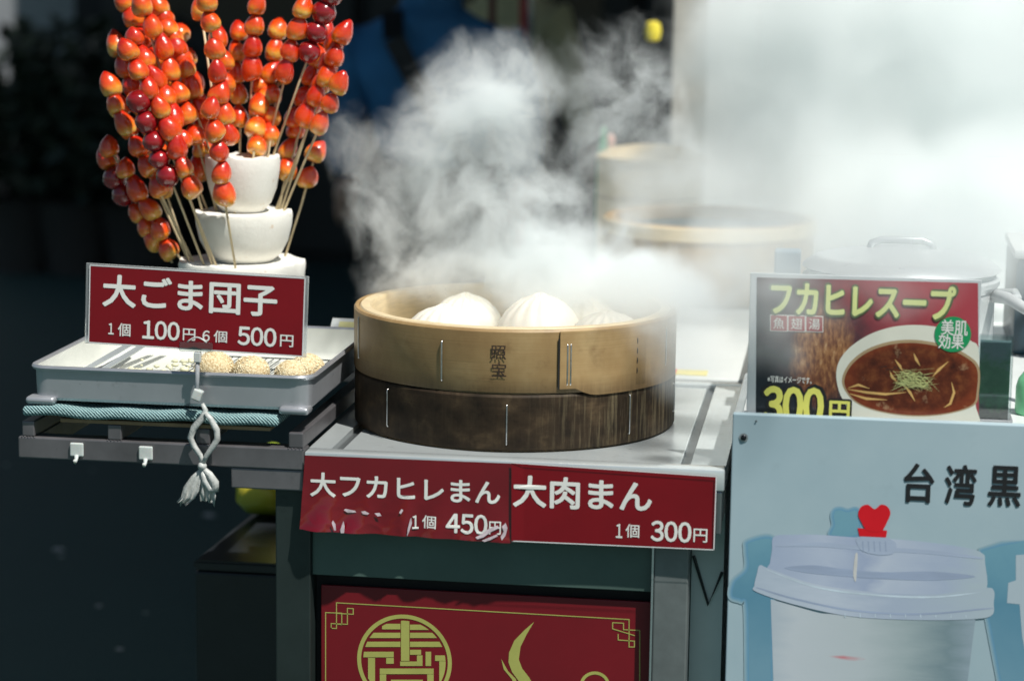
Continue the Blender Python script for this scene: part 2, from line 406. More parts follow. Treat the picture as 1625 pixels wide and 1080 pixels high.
# ------------------------------------------------------------------ people behind the stall
def skin_body(name, joints, edges, mat, parent, root=0, sub=2):
    me = bpy.data.meshes.new(name); me.from_pydata([j[0] for j in joints], edges, [])
    o = link(bpy.data.objects.new(name, me), parent); me.materials.append(mat)
    md = o.modifiers.new('skin', 'SKIN'); md.use_smooth_shade = True
    sv = me.skin_vertices[0].data
    for i, j in enumerate(joints):
        r = j[1]; sv[i].radius = r if isinstance(r, tuple) else (r, r); sv[i].use_root = (i == root)
    md = o.modifiers.new('smooth', 'SUBSURF'); md.levels = sub; md.render_levels = sub
    return o
skin_m = plain('skin', srgb(205, 160, 140), .5, 0, .05, 20)
hair_m = plain('black_hair', (.012, .010, .010), .5, 0, .3, 80, .003, (1, 1, .2))
def person(loc, rz, h, coat, trousers, label, arms='down', strap=None):
    r = empty('person', loc, (0, 0, rz), label, 'person'); k = h/1.72
    J = lambda *a: tuple(x*k for x in a)
    # body stands facing +y; the back is towards the camera
    body = [(J(0, 0, .95), .15*k), (J(0, .01, 1.12), (.165*k, .12*k)), (J(0, .0, 1.30), (.19*k, .125*k)), (J(0, 0, 1.42), (.13*k, .09*k)), (J(0, .02, 1.50), .06*k),
            (J(.185, 0, 1.35), .085*k), (J(.225, .03, 1.12), .072*k), (J(.235, .14, .93), .042*k),
            (J(-.185, 0, 1.35), .085*k), (J(-.225, .03, 1.12), .072*k), (J(-.235, .14, .93), .042*k),
            (J(.1, 0, .86), .1*k), (J(.11, .02, .48), .068*k), (J(.11, -.01, .09), .05*k),
            (J(-.1, 0, .86), .1*k), (J(-.11, .02, .48), .068*k), (J(-.11, -.01, .09), .05*k)]
    skin_body('jacket', body[:11], [(0, 1), (1, 2), (2, 3), (3, 4), (2, 5), (5, 6), (6, 7), (2, 8), (8, 9), (9, 10)], coat, r)
    skin_body('trousers', [(J(0, 0, .96), .135*k)]+body[11:], [(0, 1), (1, 2), (2, 3), (0, 4), (4, 5), (5, 6)], trousers, r)
    for s in (1, -1):
        b = B(); box(b, s*.11*k-.05, s*.11*k+.05, -.07, .2, 0, .085, .03, 3); obj('shoe', b, black_gap, r, .8)
        hb = B(); bmesh.ops.create_uvsphere(hb, u_segments=12, v_segments=8, radius=1)
        for v in hb.verts: v.co = Vector((s*.23*k+v.co.x*.035, .17*k+v.co.y*.03, .87*k+v.co.z*.05))
        for q in range(4): tube(hb, [(s*.23*k-.024+q*.016, .17*k, .84*k), (s*.23*k-.026+q*.017, .185*k, .80*k), (s*.23*k-.024+q*.016, .20*k, .775*k)], [.009, .008, .006], 6)
        tube(hb, [(s*.20*k, .18*k, .87*k), (s*.195*k, .21*k, .83*k)], [.011, .007], 6)
        obj('hand', hb, skin_m, r, True)
    hd = B(); bmesh.ops.create_uvsphere(hd, u_segments=24, v_segments=18, radius=1)
    for v in hd.verts:
        z = v.co.z; v.co = Vector((v.co.x*.078*k*(1 - .12*max(0, -z)), .035*k+v.co.y*.098*k, 1.615*k+z*.118*k))
    tube(hd, [(0, .0, 1.42*k), (0, .015*k, 1.50*k), (0, .02*k, 1.56*k)], [.062*k, .056*k, .055*k], 14)
    for s in (1, -1):
        tube(hd, [(s*.076*k, .03*k, 1.585*k), (s*.088*k, .025*k, 1.61*k), (s*.082*k, .03*k, 1.64*k)], [.012, .016, .01], 8)
        tube(hd, [(s*.03*k, .13*k, 1.628*k), (s*.03*k, .133*k, 1.628*k)], [.011, .005], 8)
    tube(hd, [(0, .125*k, 1.64*k), (0, .15*k, 1.595*k), (0, .13*k, 1.585*k)], [.008, .014, .008], 8)
    tube(hd, [(-.025, .126*k, 1.555*k), (0, .131*k, 1.553*k), (.025, .126*k, 1.555*k)], [.004, .007, .004], 6)
    obj('head', hd, skin_m, r, True)
    hh = B(); bmesh.ops.create_uvsphere(hh, u_segments=24, v_segments=16, radius=1)
    for v in hh.verts:
        q = v.co.copy(); v.co = Vector((q.x*.088*k, .012*k+q.y*.1*k, 1.645*k+q.z*.108*k))
    bmesh.ops.delete(hh, geom=[v for v in hh.verts if v.co.y > .05*k and v.co.z < 1.66*k or v.co.z < 1.555*k], context='VERTS')
    obj('hair', hh, hair_m, r, True)
    obj('collar', lathe(B(), [(.075*k, 1.435*k), (.082*k, 1.47*k), (.074*k, 1.505*k), (.067*k, 1.50*k), (.07*k, 1.44*k)], 24, (0, .012), None, True), coat, r, .8)
    if strap:
        b = B()
        for (x0, y0, z0), (x1, y1, z1) in zip(strap, strap[1:]):
            d = Vector((x1-x0, y1-y0, z1-z0)); s = Vector((0, 1, 0)).cross(d).normalized()*.024
            a0, a1 = Vector((x0, y0, z0)), Vector((x1, y1, z1)); th = Vector((0, .006, 0))
            vs = [b.verts.new(p) for p in (a0-s, a0+s, a1+s, a1-s, a0-s+th, a0+s+th, a1+s+th, a1-s+th)]
            for f in ((0, 1, 2, 3), (7, 6, 5, 4), (0, 4, 5, 1), (1, 5, 6, 2), (2, 6, 7, 3), (3, 7, 4, 0)): b.faces.new([vs[i] for i in f])
        obj('shoulder_strap', b, plain('black_webbing', (.01, .01, .012), .6), r)
    return r
navy = plain('navy_jacket', srgb(50, 112, 164), .75, 0, .35, 5, .03)
black_cloth = plain('black_trousers', (.010, .011, .014), .8)
khaki = plain('khaki_jacket', srgb(206, 190, 150), .8, 0, .15, 14, .004)
pc = at(684, 60, 'y', 3.55)
back_person = person((pc.x, 3.55, GZ), .08, 1.57, navy, black_cloth, 'person seen from behind in a navy jacket with a black shoulder strap',
       strap=[(-.085, -.05, 1.325), (-.075, -.125, 1.25), (-.03, -.142, 1.15), (.03, -.14, 1.04), (.08, -.13, .95), (.12, -.1, .88)])
back_person.scale.x = 1.2
pc2 = at(800, 60, 'y', 4.6)
person((pc2.x, 4.75, GZ), -.5, 1.62, khaki, black_cloth, 'person in a khaki jacket half hidden behind the navy jacket')

# ------------------------------------------------------------------ the steel cart
cart = empty('steel_cart', (0, 0, 0), label='stainless steel serving cart under the bamboo steamers with a red front panel', cat='cart')
bm = B()   # top: rim around a shallow recess
W0, W1, D0, D1 = .0, .5475, 0, .62
gx0, gx1, gy0, gy1 = .03, .5020, .028, .592
box(bm, W0, W1, D0, gy0, -.028, 0, .0025)
box(bm, W0, W1, gy1, D1, -.028, 0, .0025)
box(bm, W0, gx0, gy0+.0005, gy1-.0005, -.028, -.0004)
box(bm, gx1, W1, gy0+.0005, gy1-.0005, -.028, -.0004)
obj('top_rim', bm, stainless, cart, .5)
obj('top_plate', box(B(), gx0+.012, gx1-.013, gy0+.006, gy1-.012, -.02, -.0030, .002), stainless, cart)
obj('groove', box(B(), gx0+.001, gx1-.001, gy0+.001, gy1-.001, -.027, -.0075), plain('groove_metal', (.25, .27, .28), .35, .8), cart)
bm = B(); box(bm, .3, .545, .002, .012, -.085, -.0285, .002); box(bm, .536, .5465, .0125, .40, -.07, -.0285, .002)
obj('top_skirt', bm, steel('skirt_steel', (.35, .37, .38), .3, (1, 8, 8)), cart)
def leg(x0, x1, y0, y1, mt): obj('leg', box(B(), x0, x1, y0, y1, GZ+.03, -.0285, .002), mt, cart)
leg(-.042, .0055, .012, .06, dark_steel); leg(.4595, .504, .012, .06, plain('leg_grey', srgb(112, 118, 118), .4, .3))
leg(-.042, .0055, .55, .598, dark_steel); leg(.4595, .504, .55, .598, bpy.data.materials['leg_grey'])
obj('leg_edge', box(B(), .4565, .4592, .011, .05, GZ+.1, -.0285), bright_steel, cart)
obj('front_panel', box(B(), .0058, .4562, .020, .026, -.170, -.0287, .001), green_panel, cart)
obj('recess_panel', box(B(), .0058, .4562, .046, .05, GZ+.08, -.1703), black_gap, cart)
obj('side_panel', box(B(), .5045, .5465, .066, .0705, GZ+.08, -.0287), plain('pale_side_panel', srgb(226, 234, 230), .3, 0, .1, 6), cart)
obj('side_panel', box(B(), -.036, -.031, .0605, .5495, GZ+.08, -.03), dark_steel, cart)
bm = B()
tube(bm, [(.507, .063, -.13), (.528, .062, -.195), (.545, .063, -.15)], .0022, 8)
obj('side_bracket', bm, plain('bracket_dark', (.05, .06, .06), .4, .6), cart)
# red printed panel in the front
rp = obj('printed_panel', box(B(), .0155, .4555, .030, .036, GZ+.12, -.1865, .001), red_panel_m, cart)
YP = .0296
def q5(x, y): return xz(460+x/2.257, 700+y/2.257, YP)      # measurements on an enlargement of the panel
def bars(name, lines, wd, mt, parent, y):
    b = B(); k = 0
    for ln in lines:
        for p, q in zip(ln, ln[1:]):
            p, q = Vector(q5(*p)), Vector(q5(*q)); d = (q-p).normalized()*wd*.5
            strip(b, [tuple(p-d), tuple(q+d)], wd, y-.00004*(k % 3)); k += 1
    return obj(name, b, mt, parent, 'flatkeep')
bars('border_line', [[(128, 1400), (128, 612), (186, 614), (186, 655), (166, 653)], [(148, 668), (148, 651), (206, 654), (206, 597), (227, 598), (227, 618), (170, 615)], [(148, 668), (167, 669), (167, 577), (1215, 637), (1215, 735), (1234, 735), (1234, 714), (1176, 710), (1176, 690)],
     [(1253, 1400), (1253, 676), (1195, 673), (1195, 650), (1156, 648), (1156, 670), (1234, 694)]], .0013, gold_ink, rp, YP)
cx, cz = q5(410, 786); RO = .0640
def ring(b, cx, cz, r0, r1, y, n=96):
    A = oval(cx, cz, r0, r0, n); Bq = oval(cx, cz, r1, r1, n)
    va = [b.verts.new((x, y, z)) for x, z in A]; vb = [b.verts.new((x, y, z)) for x, z in Bq]
    for k in range(n): b.faces.new((va[k], va[(k+1) % n], vb[(k+1) % n], vb[k]))
def clip(pts, cx, cz, r, n=72):
    C = oval(cx, cz, r, r, n); out = pts
    for i in range(n):
        a, b = C[i], C[(i+1) % n]; ins = lambda p: (b[0]-a[0])*(p[1]-a[1])-(b[1]-a[1])*(p[0]-a[0]) >= 0
        new = []
        for k in range(len(out)):
            p, q = out[k-1], out[k]
            if ins(p) != ins(q):
                d1 = (b[0]-a[0])*(p[1]-a[1])-(b[1]-a[1])*(p[0]-a[0]); d2 = (b[0]-a[0])*(q[1]-a[1])-(b[1]-a[1])*(q[0]-a[0]); t = d1/(d1-d2)
                new.append((p[0]+(q[0]-p[0])*t, p[1]+(q[1]-p[1])*t))
            if ins(q): new.append(q)
        out = new
        if not out: break
    return out
b = B(); ring(b, cx, cz, RO*.915, RO, YP)
EM = [(398, 640, 428, 785), (330, 652, 396, 672), (430, 655, 500, 674), (285, 684, 396, 703), (430, 684, 550, 703), (255, 716, 396, 735), (430, 716, 570, 735),
      (255, 752, 372, 772), (280, 774, 305, 1000), (345, 774, 372, 795), (430, 745, 470, 763), (395, 787, 455, 803), (455, 765, 475, 803), (486, 752, 506, 803), (520, 765, 560, 785), (535, 786, 560, 1000),
      (322, 812, 515, 832), (322, 833, 345, 1000), (492, 833, 515, 1000), (362, 852, 476, 872), (362, 890, 476, 910), (362, 925, 476, 945)]
for i, (x0, y0, x1, y1) in enumerate(EM):
    P = clip([q5(x0, y1), q5(x1, y1), q5(x1, y0), q5(x0, y0)], cx, cz, RO*.87)
    if len(P) > 2: poly(b, P, YP-.000012*(1+i % 3))
obj('round_emblem', b, gold_ink, rp, 'flatkeep')
b = B()
poly(b, [q5(*p) for p in [(875, 645), (840, 675), (804, 712), (785, 755), (783, 790), (796, 825), (818, 855), (850, 890), (862, 940), (880, 890), (858, 845), (832, 812), (820, 780), (826, 735), (848, 690)]], YP)
poly(b, [q5(*p) for p in [(757, 778), (766, 815), (795, 850), (815, 900), (810, 850), (782, 822)]], YP)
obj('steam_curl', b, gold_ink, rp, 'flatkeep')
b = B(); pts = [q5(1092+48*math.cos(a), 872+44*math.sin(a)) for a in [PI*(1.02+.06*k) for k in range(17)]]
strip(b, pts, .0042, YP); strip(b, [q5(700, 990), q5(900, 960), q5(1150, 985)], .004, YP-.00005)
obj('bowl_outline', b, gold_ink, rp, 'flatkeep')

# red price strips taped to the front of the cart
def price_strip(label, corners, wrinkle, y):
    (ax, az), (bx, bz), (dx, dz), (ex, ez) = corners      # TL TR BR BL
    r = empty('price_strip', (ax, y, az), label=label, cat='sign', group='red price strips on the cart front')
    def P(u, v): return (ax+(bx-ax)*u)*(1-v)+(ex+(dx-ex)*u)*v-ax, (az+(bz-az)*u)*(1-v)+(ez+(dz-ez)*u)*v-az
    b = B(); n, mth = 120, 46; G = []
    for j in range(mth+1):
        row = []
        for i in range(n+1):
            u, v = i/n, j/mth; x, z = P(u, v)
            row.append(b.verts.new((x, wrinkle(u, v), z)))
        G.append(row)
    for j in range(mth):
        for i in range(n): b.faces.new((G[j][i], G[j+1][i], G[j+1][i+1], G[j][i+1]))
    return r, b, P
YS = -.004
c1 = [xz(484, 722, YS), xz(812, 735, YS), xz(812, 861, YS), xz(476, 838, YS)]
def wr1(u, v):
    k = max(0, v-.42)/.58
    cr_ = mnoise.noise(Vector((u*8, v*3.2, 1)))+.6*mnoise.noise(Vector((u*19, v*8, 4)))
    cr_ = (1-abs(cr_))**4*k*max(0, 1.15-u*.9)
    if u > .72: cr_ += (1-abs(mnoise.noise(Vector((u*22, v*9, 7)))))**5*max(0, v-.68)*2.2
    return -.010*k*k*(.55+.45*math.sin(u*9+.6))*max(0, 1-abs(u-.2)*1.4) - .0035*k*math.sin(u*34+v*5)*(1-u*.4)**2 - .0008*cr_ - .0032*math.exp(-((u-.50)/.035)**2)*k - (.004*k if u > .86 else 0)*math.sin((u-.86)*22)
ps1, b, P1 = price_strip('crumpled red price strip with white 450 yen lettering', c1, wr1, YS)
film = plain('glossy_red_film', srgb(112, 4, 20), .14, 0, .12, 8, Coat_Weight=1.0, Coat_Roughness=.05)
obj('printed_film', b, film, ps1, True)
def strip_text(name, root, s, px0, px1, py_tl, py_br, c, bold, y, wr=None, P=None, slope_px=.0386):
    # text box measured on the sign; the slope follows the strip
    x0, z1 = xz(px0, py_tl, YS); x1, z0 = xz(px1, py_br, YS)
    sl = -.0005
    o = letters(name, s, x0-c[0][0], x1-c[0][0], z0-c[0][1], z1-c[0][1], y, white_ink, root, bold)
    if wr:
        (ax, az), (bx, bz), (dx, dz), (ex, ez) = c
        for v in o.data.vertices:
            u = min(1, max(0, (v.co.x)/(bx-ax))); vv = min(1, max(0, -v.co.z/(bz-ez)))
            v.co.y = wr(u, vv)-.0004+(v.co.y+.0012)
    return o
# line slope on the strip is small because the strip is level in the place
strip_text('lettering', ps1, '大フカヒレまん', 493, 793, 749, 800, c1, .022, -.0012, wr1)
strip_text('lettering', ps1, '1', 655, 664, 817, 838, c1, .02, -.0012, wr1)
strip_text('lettering', ps1, '個', 670, 692, 817, 838, c1, .012, -.0012, wr1)
strip_text('lettering', ps1, '450', 709, 773, 814, 847, c1, .03, -.0012, wr1)
strip_text('lettering', ps1, '円', 777, 795, 826, 847, c1, .012, -.0012, wr1)
glint_ink = plain('painted_glint_ink', (.70, .58, .62), .25, 0, .3, 90)  # glints on the crumpled glossy strip, painted as pale patches
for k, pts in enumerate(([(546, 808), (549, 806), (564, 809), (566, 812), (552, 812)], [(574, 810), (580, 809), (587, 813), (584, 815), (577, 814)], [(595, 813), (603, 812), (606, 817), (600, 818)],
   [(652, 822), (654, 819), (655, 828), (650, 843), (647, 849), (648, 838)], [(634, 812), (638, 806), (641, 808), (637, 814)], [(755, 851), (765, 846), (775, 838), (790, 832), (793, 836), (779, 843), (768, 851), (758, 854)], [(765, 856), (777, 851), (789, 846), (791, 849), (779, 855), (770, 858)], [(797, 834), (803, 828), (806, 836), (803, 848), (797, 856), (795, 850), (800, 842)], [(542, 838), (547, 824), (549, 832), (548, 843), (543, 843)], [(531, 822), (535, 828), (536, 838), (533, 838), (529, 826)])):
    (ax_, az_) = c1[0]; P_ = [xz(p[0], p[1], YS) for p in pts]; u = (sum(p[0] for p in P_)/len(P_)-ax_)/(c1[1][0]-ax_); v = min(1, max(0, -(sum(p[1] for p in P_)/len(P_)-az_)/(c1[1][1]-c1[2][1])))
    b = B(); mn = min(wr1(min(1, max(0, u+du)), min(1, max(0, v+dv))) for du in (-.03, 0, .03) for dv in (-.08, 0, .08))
    poly(b, smoothp_(P_) if False else [(p[0]-ax_, p[1]-az_) for p in P_], mn-.0008); obj('painted_glint', b, glint_ink, ps1, 'flatkeep')
YS = -.0052
c2 = [xz(812, 733, YS), xz(1137, 755, YS), xz(1133, 871, YS), xz(812, 857, YS)]
def wr2(u, v): return -.001*math.sin(u*5+v*2)*v - (.002*(1-u/.06) if u < .06 else 0)
ps2, b, P2 = price_strip('flat red price strip with white 300 yen lettering', c2, wr2, YS)
obj('printed_film', b, red_print, ps2, True)
strip_text('lettering', ps2, '大肉まん', 816, 1033, 754, 812, c2, .026, -.0012, wr2)
strip_text('lettering', ps2, '1', 978, 987, 831, 853, c2, .02, -.0012, wr2)
strip_text('lettering', ps2, '個', 993, 1014, 831, 853, c2, .012, -.0012, wr2)
strip_text('lettering', ps2, '300', 1034, 1096, 826, 860, c2, .03, -.0012, wr2)
strip_text('lettering', ps2, '円', 1101, 1122, 838, 860, c2, .012, -.0012, wr2)
b = B(); 
for (a, d) in (((812, 733), (1137, 755)), ((1137, 755), (1133, 871)), ((1133, 871), (812, 857))):
    p, q = xz(*a, YS), xz(*d, YS); strip(b, [(p[0]-c2[0][0], p[1]-c2[0][1]), (q[0]-c2[0][0], q[1]-c2[0][1])], .0014, -.0025)
obj('laminate_edge', b, paper_edge, ps2, 'flatkeep')

# ------------------------------------------------------------------ bamboo steamers with buns
SX, SY, SR = .2353, .2849, .225
Z1, Z2 = .0750, .1612
def steamer(z0, z1, mt, label, staples):
    r = empty('bamboo_steamer', (SX, SY, z0), label=label, cat='steamer', group='stacked bamboo steamers on the cart')
    h = z1-z0
    wob = lambda rr, zz, a: (rr+.0012*math.sin(3*a+z0*40)+.0006*math.sin(7*a), zz)
    obj('outer_band', lathe(B(), [(SR-.007, .0), (SR-.001, .0), (SR, .002), (SR, h-.004), (SR-.002, h-.001), (SR-.007, h-.001)], 160, (0, 0), wob, True), mt, r, .5)
    obj('inner_band', lathe(B(), [(SR-.024, .002), (SR-.0075, .002), (SR-.0075, h-.003), (SR-.010, h), (SR-.022, h), (SR-.024, h-.004)], 128, (0, 0), wob, True), rim_wood, r, .5)
    return r
up = steamer(Z1+.0008, Z2, bamboo_light, 'pale bamboo steamer holding the white buns, upper of the stack', None)
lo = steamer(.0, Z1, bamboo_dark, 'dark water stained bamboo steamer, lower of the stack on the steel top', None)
def on_band(px, z, zl, e=.0006):
    "angle on the steamer wall seen at px"
    best = None
    for k in range(2000):
        a = -PI+PI*k/2000
        p = Vector((SX+SR*math.cos(a), SY+SR*math.sin(a), z)); d = p-EYE
        q = 812.5+F_PX*(d.dot(rt)/d.dot(fw)*cr) - sr*0
        u = d.dot(rt)/d.dot(fw)*F_PX; v = -d.dot(upv)/d.dot(fw)*F_PX; X = 812.5+cr*u-sr*v
        if best is None or abs(X-px) < best[0]: best = (abs(X-px), a)
    return best[1]
def staple(root, a, z0, z1, r=.0011, mt=None):
    b = B(); R = SR+.0014
    P = lambda z, rr: (rr*math.cos(a), rr*math.sin(a), z)
    tube(b, [P(z0, SR-.003), P(z0+.0008, R), P(z0+.003, R+.0006), P(z1-.003, R+.0006), P(z1-.0008, R), P(z1, SR-.003)], r, 6)
    obj('staple', b, mt or staple_metal, root, True)
zc = .118
for px, a0, b0 in ((571, .018, .076), (702, .012, .066), (1055, .018, .070), (905, .010, .066), (900, .010, .066)):
    staple(up, on_band(px, zc, 0), a0, b0, .0011 if px not in (1055,) else .0008)
for k in range(4): staple(up, on_band(1010, zc, 0), .017+k*.0135, .017+k*.0135+.0085, .0009, plain('dark_lacing', (.05, .035, .02), .6) if k == 0 else bpy.data.materials['dark_lacing'])
for px, a0, b0 in ((616, .014, .066), (804, .007, .062), (998, .012, .066), (1068, .02, .06)):
    staple(lo, on_band(px, .04, 0), a0, b0, .0009)
# overlap flap of the outer band
a0, a1 = on_band(888, zc, 0), on_band(1073.5, zc, 0)
b = B(); n = 24
h = Z2-Z1
def flap_z(t):   # notched lower edge
    return -.0005 if t > .17 else (-.0005+.010*(1-(t/.17))**.5 if t > .11 else .010)
V = []
for k in range(n+1):
    t = k/n; a = a0+(a1-a0)*t; R = SR+.0022-.0012*t
    V.append([b.verts.new((rr*math.cos(a), rr*math.sin(a), z)) for rr, z in ((R, flap_z(t)-.004), (R, h-.004), (SR-.001, h-.004), (SR-.001, flap_z(t)-.004))])
for A, Q in zip(V, V[1:]):
    for k in range(4): b.faces.new((A[k], A[(k+1) % 4], Q[(k+1) % 4], Q[k]))
b.faces.new(V[0][::-1]); b.faces.new(V[-1])
obj('overlap_flap', b, bamboo_light, up, .5)
b = B(); box(b, -.0009, .0009, -.0006, .0006, .006, .073); o = obj('seam', b, black_gap, up); 
a = on_band(886.5, zc, 0); o.location = ((SR+.001)*math.cos(a), (SR+.001)*math.sin(a), 0); o.rotation_euler.z = a+PI/2
# branded characters burnt into the band
def band_text(s, px, pytop, pybot, wpx):
    a = on_band(px, zc, 0); P = Vector((SX+SR*math.cos(a), SY+SR*math.sin(a)))
    zt = at(px, pytop, 'y', P.y).z-Z1; zb = at(px, pybot, 'y', P.y).z-Z1; hw = wpx*.00083/2
    o = letters('brand_mark', s, -hw, hw, zb, zt, 0, plain('burnt_mark', (.035, .02, .012), .7) if 'burnt_mark' not in bpy.data.materials else bpy.data.materials['burnt_mark'], up, .009)
    for v in o.data.vertices:
        aa = a+v.co.x/SR; R = SR+.0013; R -= v.co.y; v.co = (R*math.cos(aa), R*math.sin(aa), v.co.z)
band_text('照', 791, 549, 571, 24); band_text('宝', 792, 576, 598, 23)
# slatted floor of the upper steamer
for k in range(19):
    y = -.19+k*.0205; hw = math.sqrt(max(0, (SR-.026)**2-(abs(y)+.008)**2))
    if hw > .02: obj('slat', box(B(), -hw, hw, y-.008, y+.008, .010, .016, .001, 1), rim_wood, up)
obj('slat', box(B(), -.012, .012, -.196, .196, .003, .0095), rim_wood, up)
def bun_mesh(seed, R, H):
    rg = random.Random(seed); ph = rg.uniform(0, 6)
    prof = [(0, 0)]+[(R*.80, 0), (R*.93, H*.06), (R, H*.20), (R*.985, H*.36), (R*.91, H*.54), (R*.77, H*.70), (R*.58, H*.83), (R*.40, H*.905), (R*.25, H*.94), (R*.14, H*.972), (R*.07, H*.995), (0, H*.995)]
    def fn(r, z, a):
        t = max(0, (z/H-.38)/.62); tw = a+2.0*t**1.5+ph
        pleat = abs(math.sin(tw*7.5))**.7
        rr = r*(1-.055*t*(1-pleat)) + .0012*math.sin(2*a+ph)*min(1, r/R*2)
        zz = z-.0035*t*(1-pleat)*(1 if r > 1e-5 else 0)
        return rr, zz
    b = B(); lathe(b, prof, 120, (0, 0), fn); return b
ZB = Z1+.0175
for i, (x, y, R, H, lb) in enumerate(((.150, .190, .062, .080, 'pleated white bun nearest the pale side of the steamer rim'), (.275, .245, .064, .092, 'tall pleated white bun in the middle of the steamer'), (.372, .215, .058, .076, 'pleated white bun most veiled by the steam'), (.155, .345, .055, .074, 'pleated white bun behind the outer bun'), (.32, .375, .055, .074, 'pleated white bun at the back of the steamer'))):
    o = obj('steamed_bun', bun_mesh(i, R, H), dough, None, True, (x, y, ZB)); o.rotation_euler.z = i*1.3
    tag(o, lb, 'bun', 'steamed buns in the bamboo steamer')

# ------------------------------------------------------------------ rack at the side of the cart
rack = empty('steel_rack', (0, 0, 0), label='grey square tube rack carrying the tray beside the cart', cat='rack')
DR = .66
def sq(name, *a, mt=rack_steel, bev=.002): return obj(name, box(B(), *a, bev), mt, rack)
sq('front_rail', -.389, -.0005, 0, .03, -.0255, .0035)
sq('back_rail', -.389, -.0505, DR-.03, DR, -.0255, .0035)
sq('side_rail', -.389, -.367, .0305, DR-.0305, -.0255, .0033)
sq('under_bracket', -.0992, -.001, .002, .045, -.0535, -.0258)
for x0, x1 in ((-.3835, -.3665), (-.266, -.247), (-.146, -.127), (-.0213, -.0015)):
    sq('bearer_tube', x0, x1, .001, DR-.002, .0038, .0245, bev=.0018)
    for k in range(5):
        bb = B(); bmesh.ops.create_icosphere(bb, subdivisions=1, radius=.0011)
        for v in bb.verts: v.co += Vector((x0+(x1-x0)*k/4, -.0002+.001*random.random(), .0036))
        if k == 0: wb = bb
        else:
            mtmp = bpy.data.meshes.new('t'); bb.to_mesh(mtmp); bb.free(); wb.from_mesh(mtmp); bpy.data.meshes.remove(mtmp)
    o = obj('weld_bead', wb, rack_steel, rack, True); o['kind'] = 'stuff'
for x in (-.05,): sq('leg', x, x+.025, .62, .645, GZ, -.0258, mt=dark_steel)
for i, (x0, x1, z0, z1, lb) in enumerate(((-.3165, -.298, -.0195, -.001, 'white adhesive hook near the free end of the rack rail'), (-.2225, -.2035, -.0200, -.0015, 'white adhesive hook next to the tied plastic strip'))):
    r = empty('adhesive_hook', (x0, 0, z0), label=lb, cat='hook', group='white hooks on the rack rail')
    w_ = x1-x0
    obj('pad', box(B(), 0, w_, -.0045, -.0003, 0, z1-z0, .0018), milky, r)
    b = B(); tube(b, [(w_*.5, -.004, .002), (w_*.5, -.006, -.004), (w_*.5, -.010, -.0065), (w_*.5, -.013, -.003)], [.003, .0024, .0022, .002], 8); obj('peg', b, milky, r, True)

# folded cloth on cardboard, under the tray
b = B()
box(b, -.381, -.034, -.006, .40, .0325, .0460, .0052, 4)
bmesh.ops.subdivide_edges(b, edges=[e for e in b.edges if e.calc_length() > .1], cuts=40, use_grid_fill=True)
for v in b.verts: v.co.z += .0012*math.sin(v.co.x*70)+.0009*math.sin(v.co.x*33+1)
o = obj('folded_cloth', b, cloth_m, None, .8); tag(o, 'folded pale teal woven cloth under the metal tray', 'cloth')
b = B(); box(b, -.33, -.045, -.001, .38, .0255, .0305, .001)
o = obj('cardboard_sheet', b, cardboard, None); tag(o, 'brown cardboard sheet between the teal cloth and the rack', 'cardboard')

# metal tray
TX0, TX1, TY0, TY1, TZ0, TZ1 = -.371, .006, .006, .40, .0525, .0985
tray = empty('metal_tray', (0, 0, 0), label='deep metal tray with white inside holding the sesame balls', cat='tray')
def rrect(x0, x1, y0, y1, r, n=6):
    o = []
    for cx_, cy_, a in ((x1-r, y1-r, 0), (x0+r, y1-r, PI/2), (x0+r, y0+r, PI), (x1-r, y0+r, 1.5*PI)):
        for k in range(n+1): o.append((cx_+r*math.cos(a+PI/2*k/n), cy_+r*math.sin(a+PI/2*k/n)))
    return o
def loft(b, loops, cap0=False, cap1=False):
    L = [[b.verts.new(p) for p in lp] for lp in loops]; n = len(L[0])
    for A, Q in zip(L, L[1:]):
        for k in range(n): b.faces.new((A[k], A[(k+1) % n], Q[(k+1) % n], Q[k]))
    if cap0: b.faces.new(L[0][::-1])
    if cap1: b.faces.new(L[-1])
    return b
lp = lambda i, z, r=.022: [(x, y, z) for x, y in rrect(TX0+i, TX1-i, TY0+i, TY1-i, max(.004, r-i))]
obj('outer_wall', loft(B(), [lp(.004, TZ0), lp(.001, TZ0+.004), lp(.0, TZ1-.003)], True), tray_metal, tray, .6)
b = B(); loft(b, [lp(.0005, TZ1-.0045), lp(-.004, TZ1-.005), lp(-.0055, TZ1-.002), lp(-.004, TZ1+.001), lp(-.0005, TZ1+.001), lp(.0015, TZ1-.002)])
obj('rolled_rim', b, tray_metal, tray, .9)
obj('inner_wall', loft(B(), [lp(.0018, TZ1-.0015), lp(.004, TZ0+.010), lp(.010, TZ0+.004)], False, True), enamel, tray, .8)
for x in (TX0+.012, TX1-.022):
    b = B(); box(b, x-.018, x+.022, TY0-.010, TY0+.020, TZ0-.004, TZ0+.006, .0045, 3); obj('corner_foot', b, tray_metal if x > -.2 else tray_metal, tray, .8)
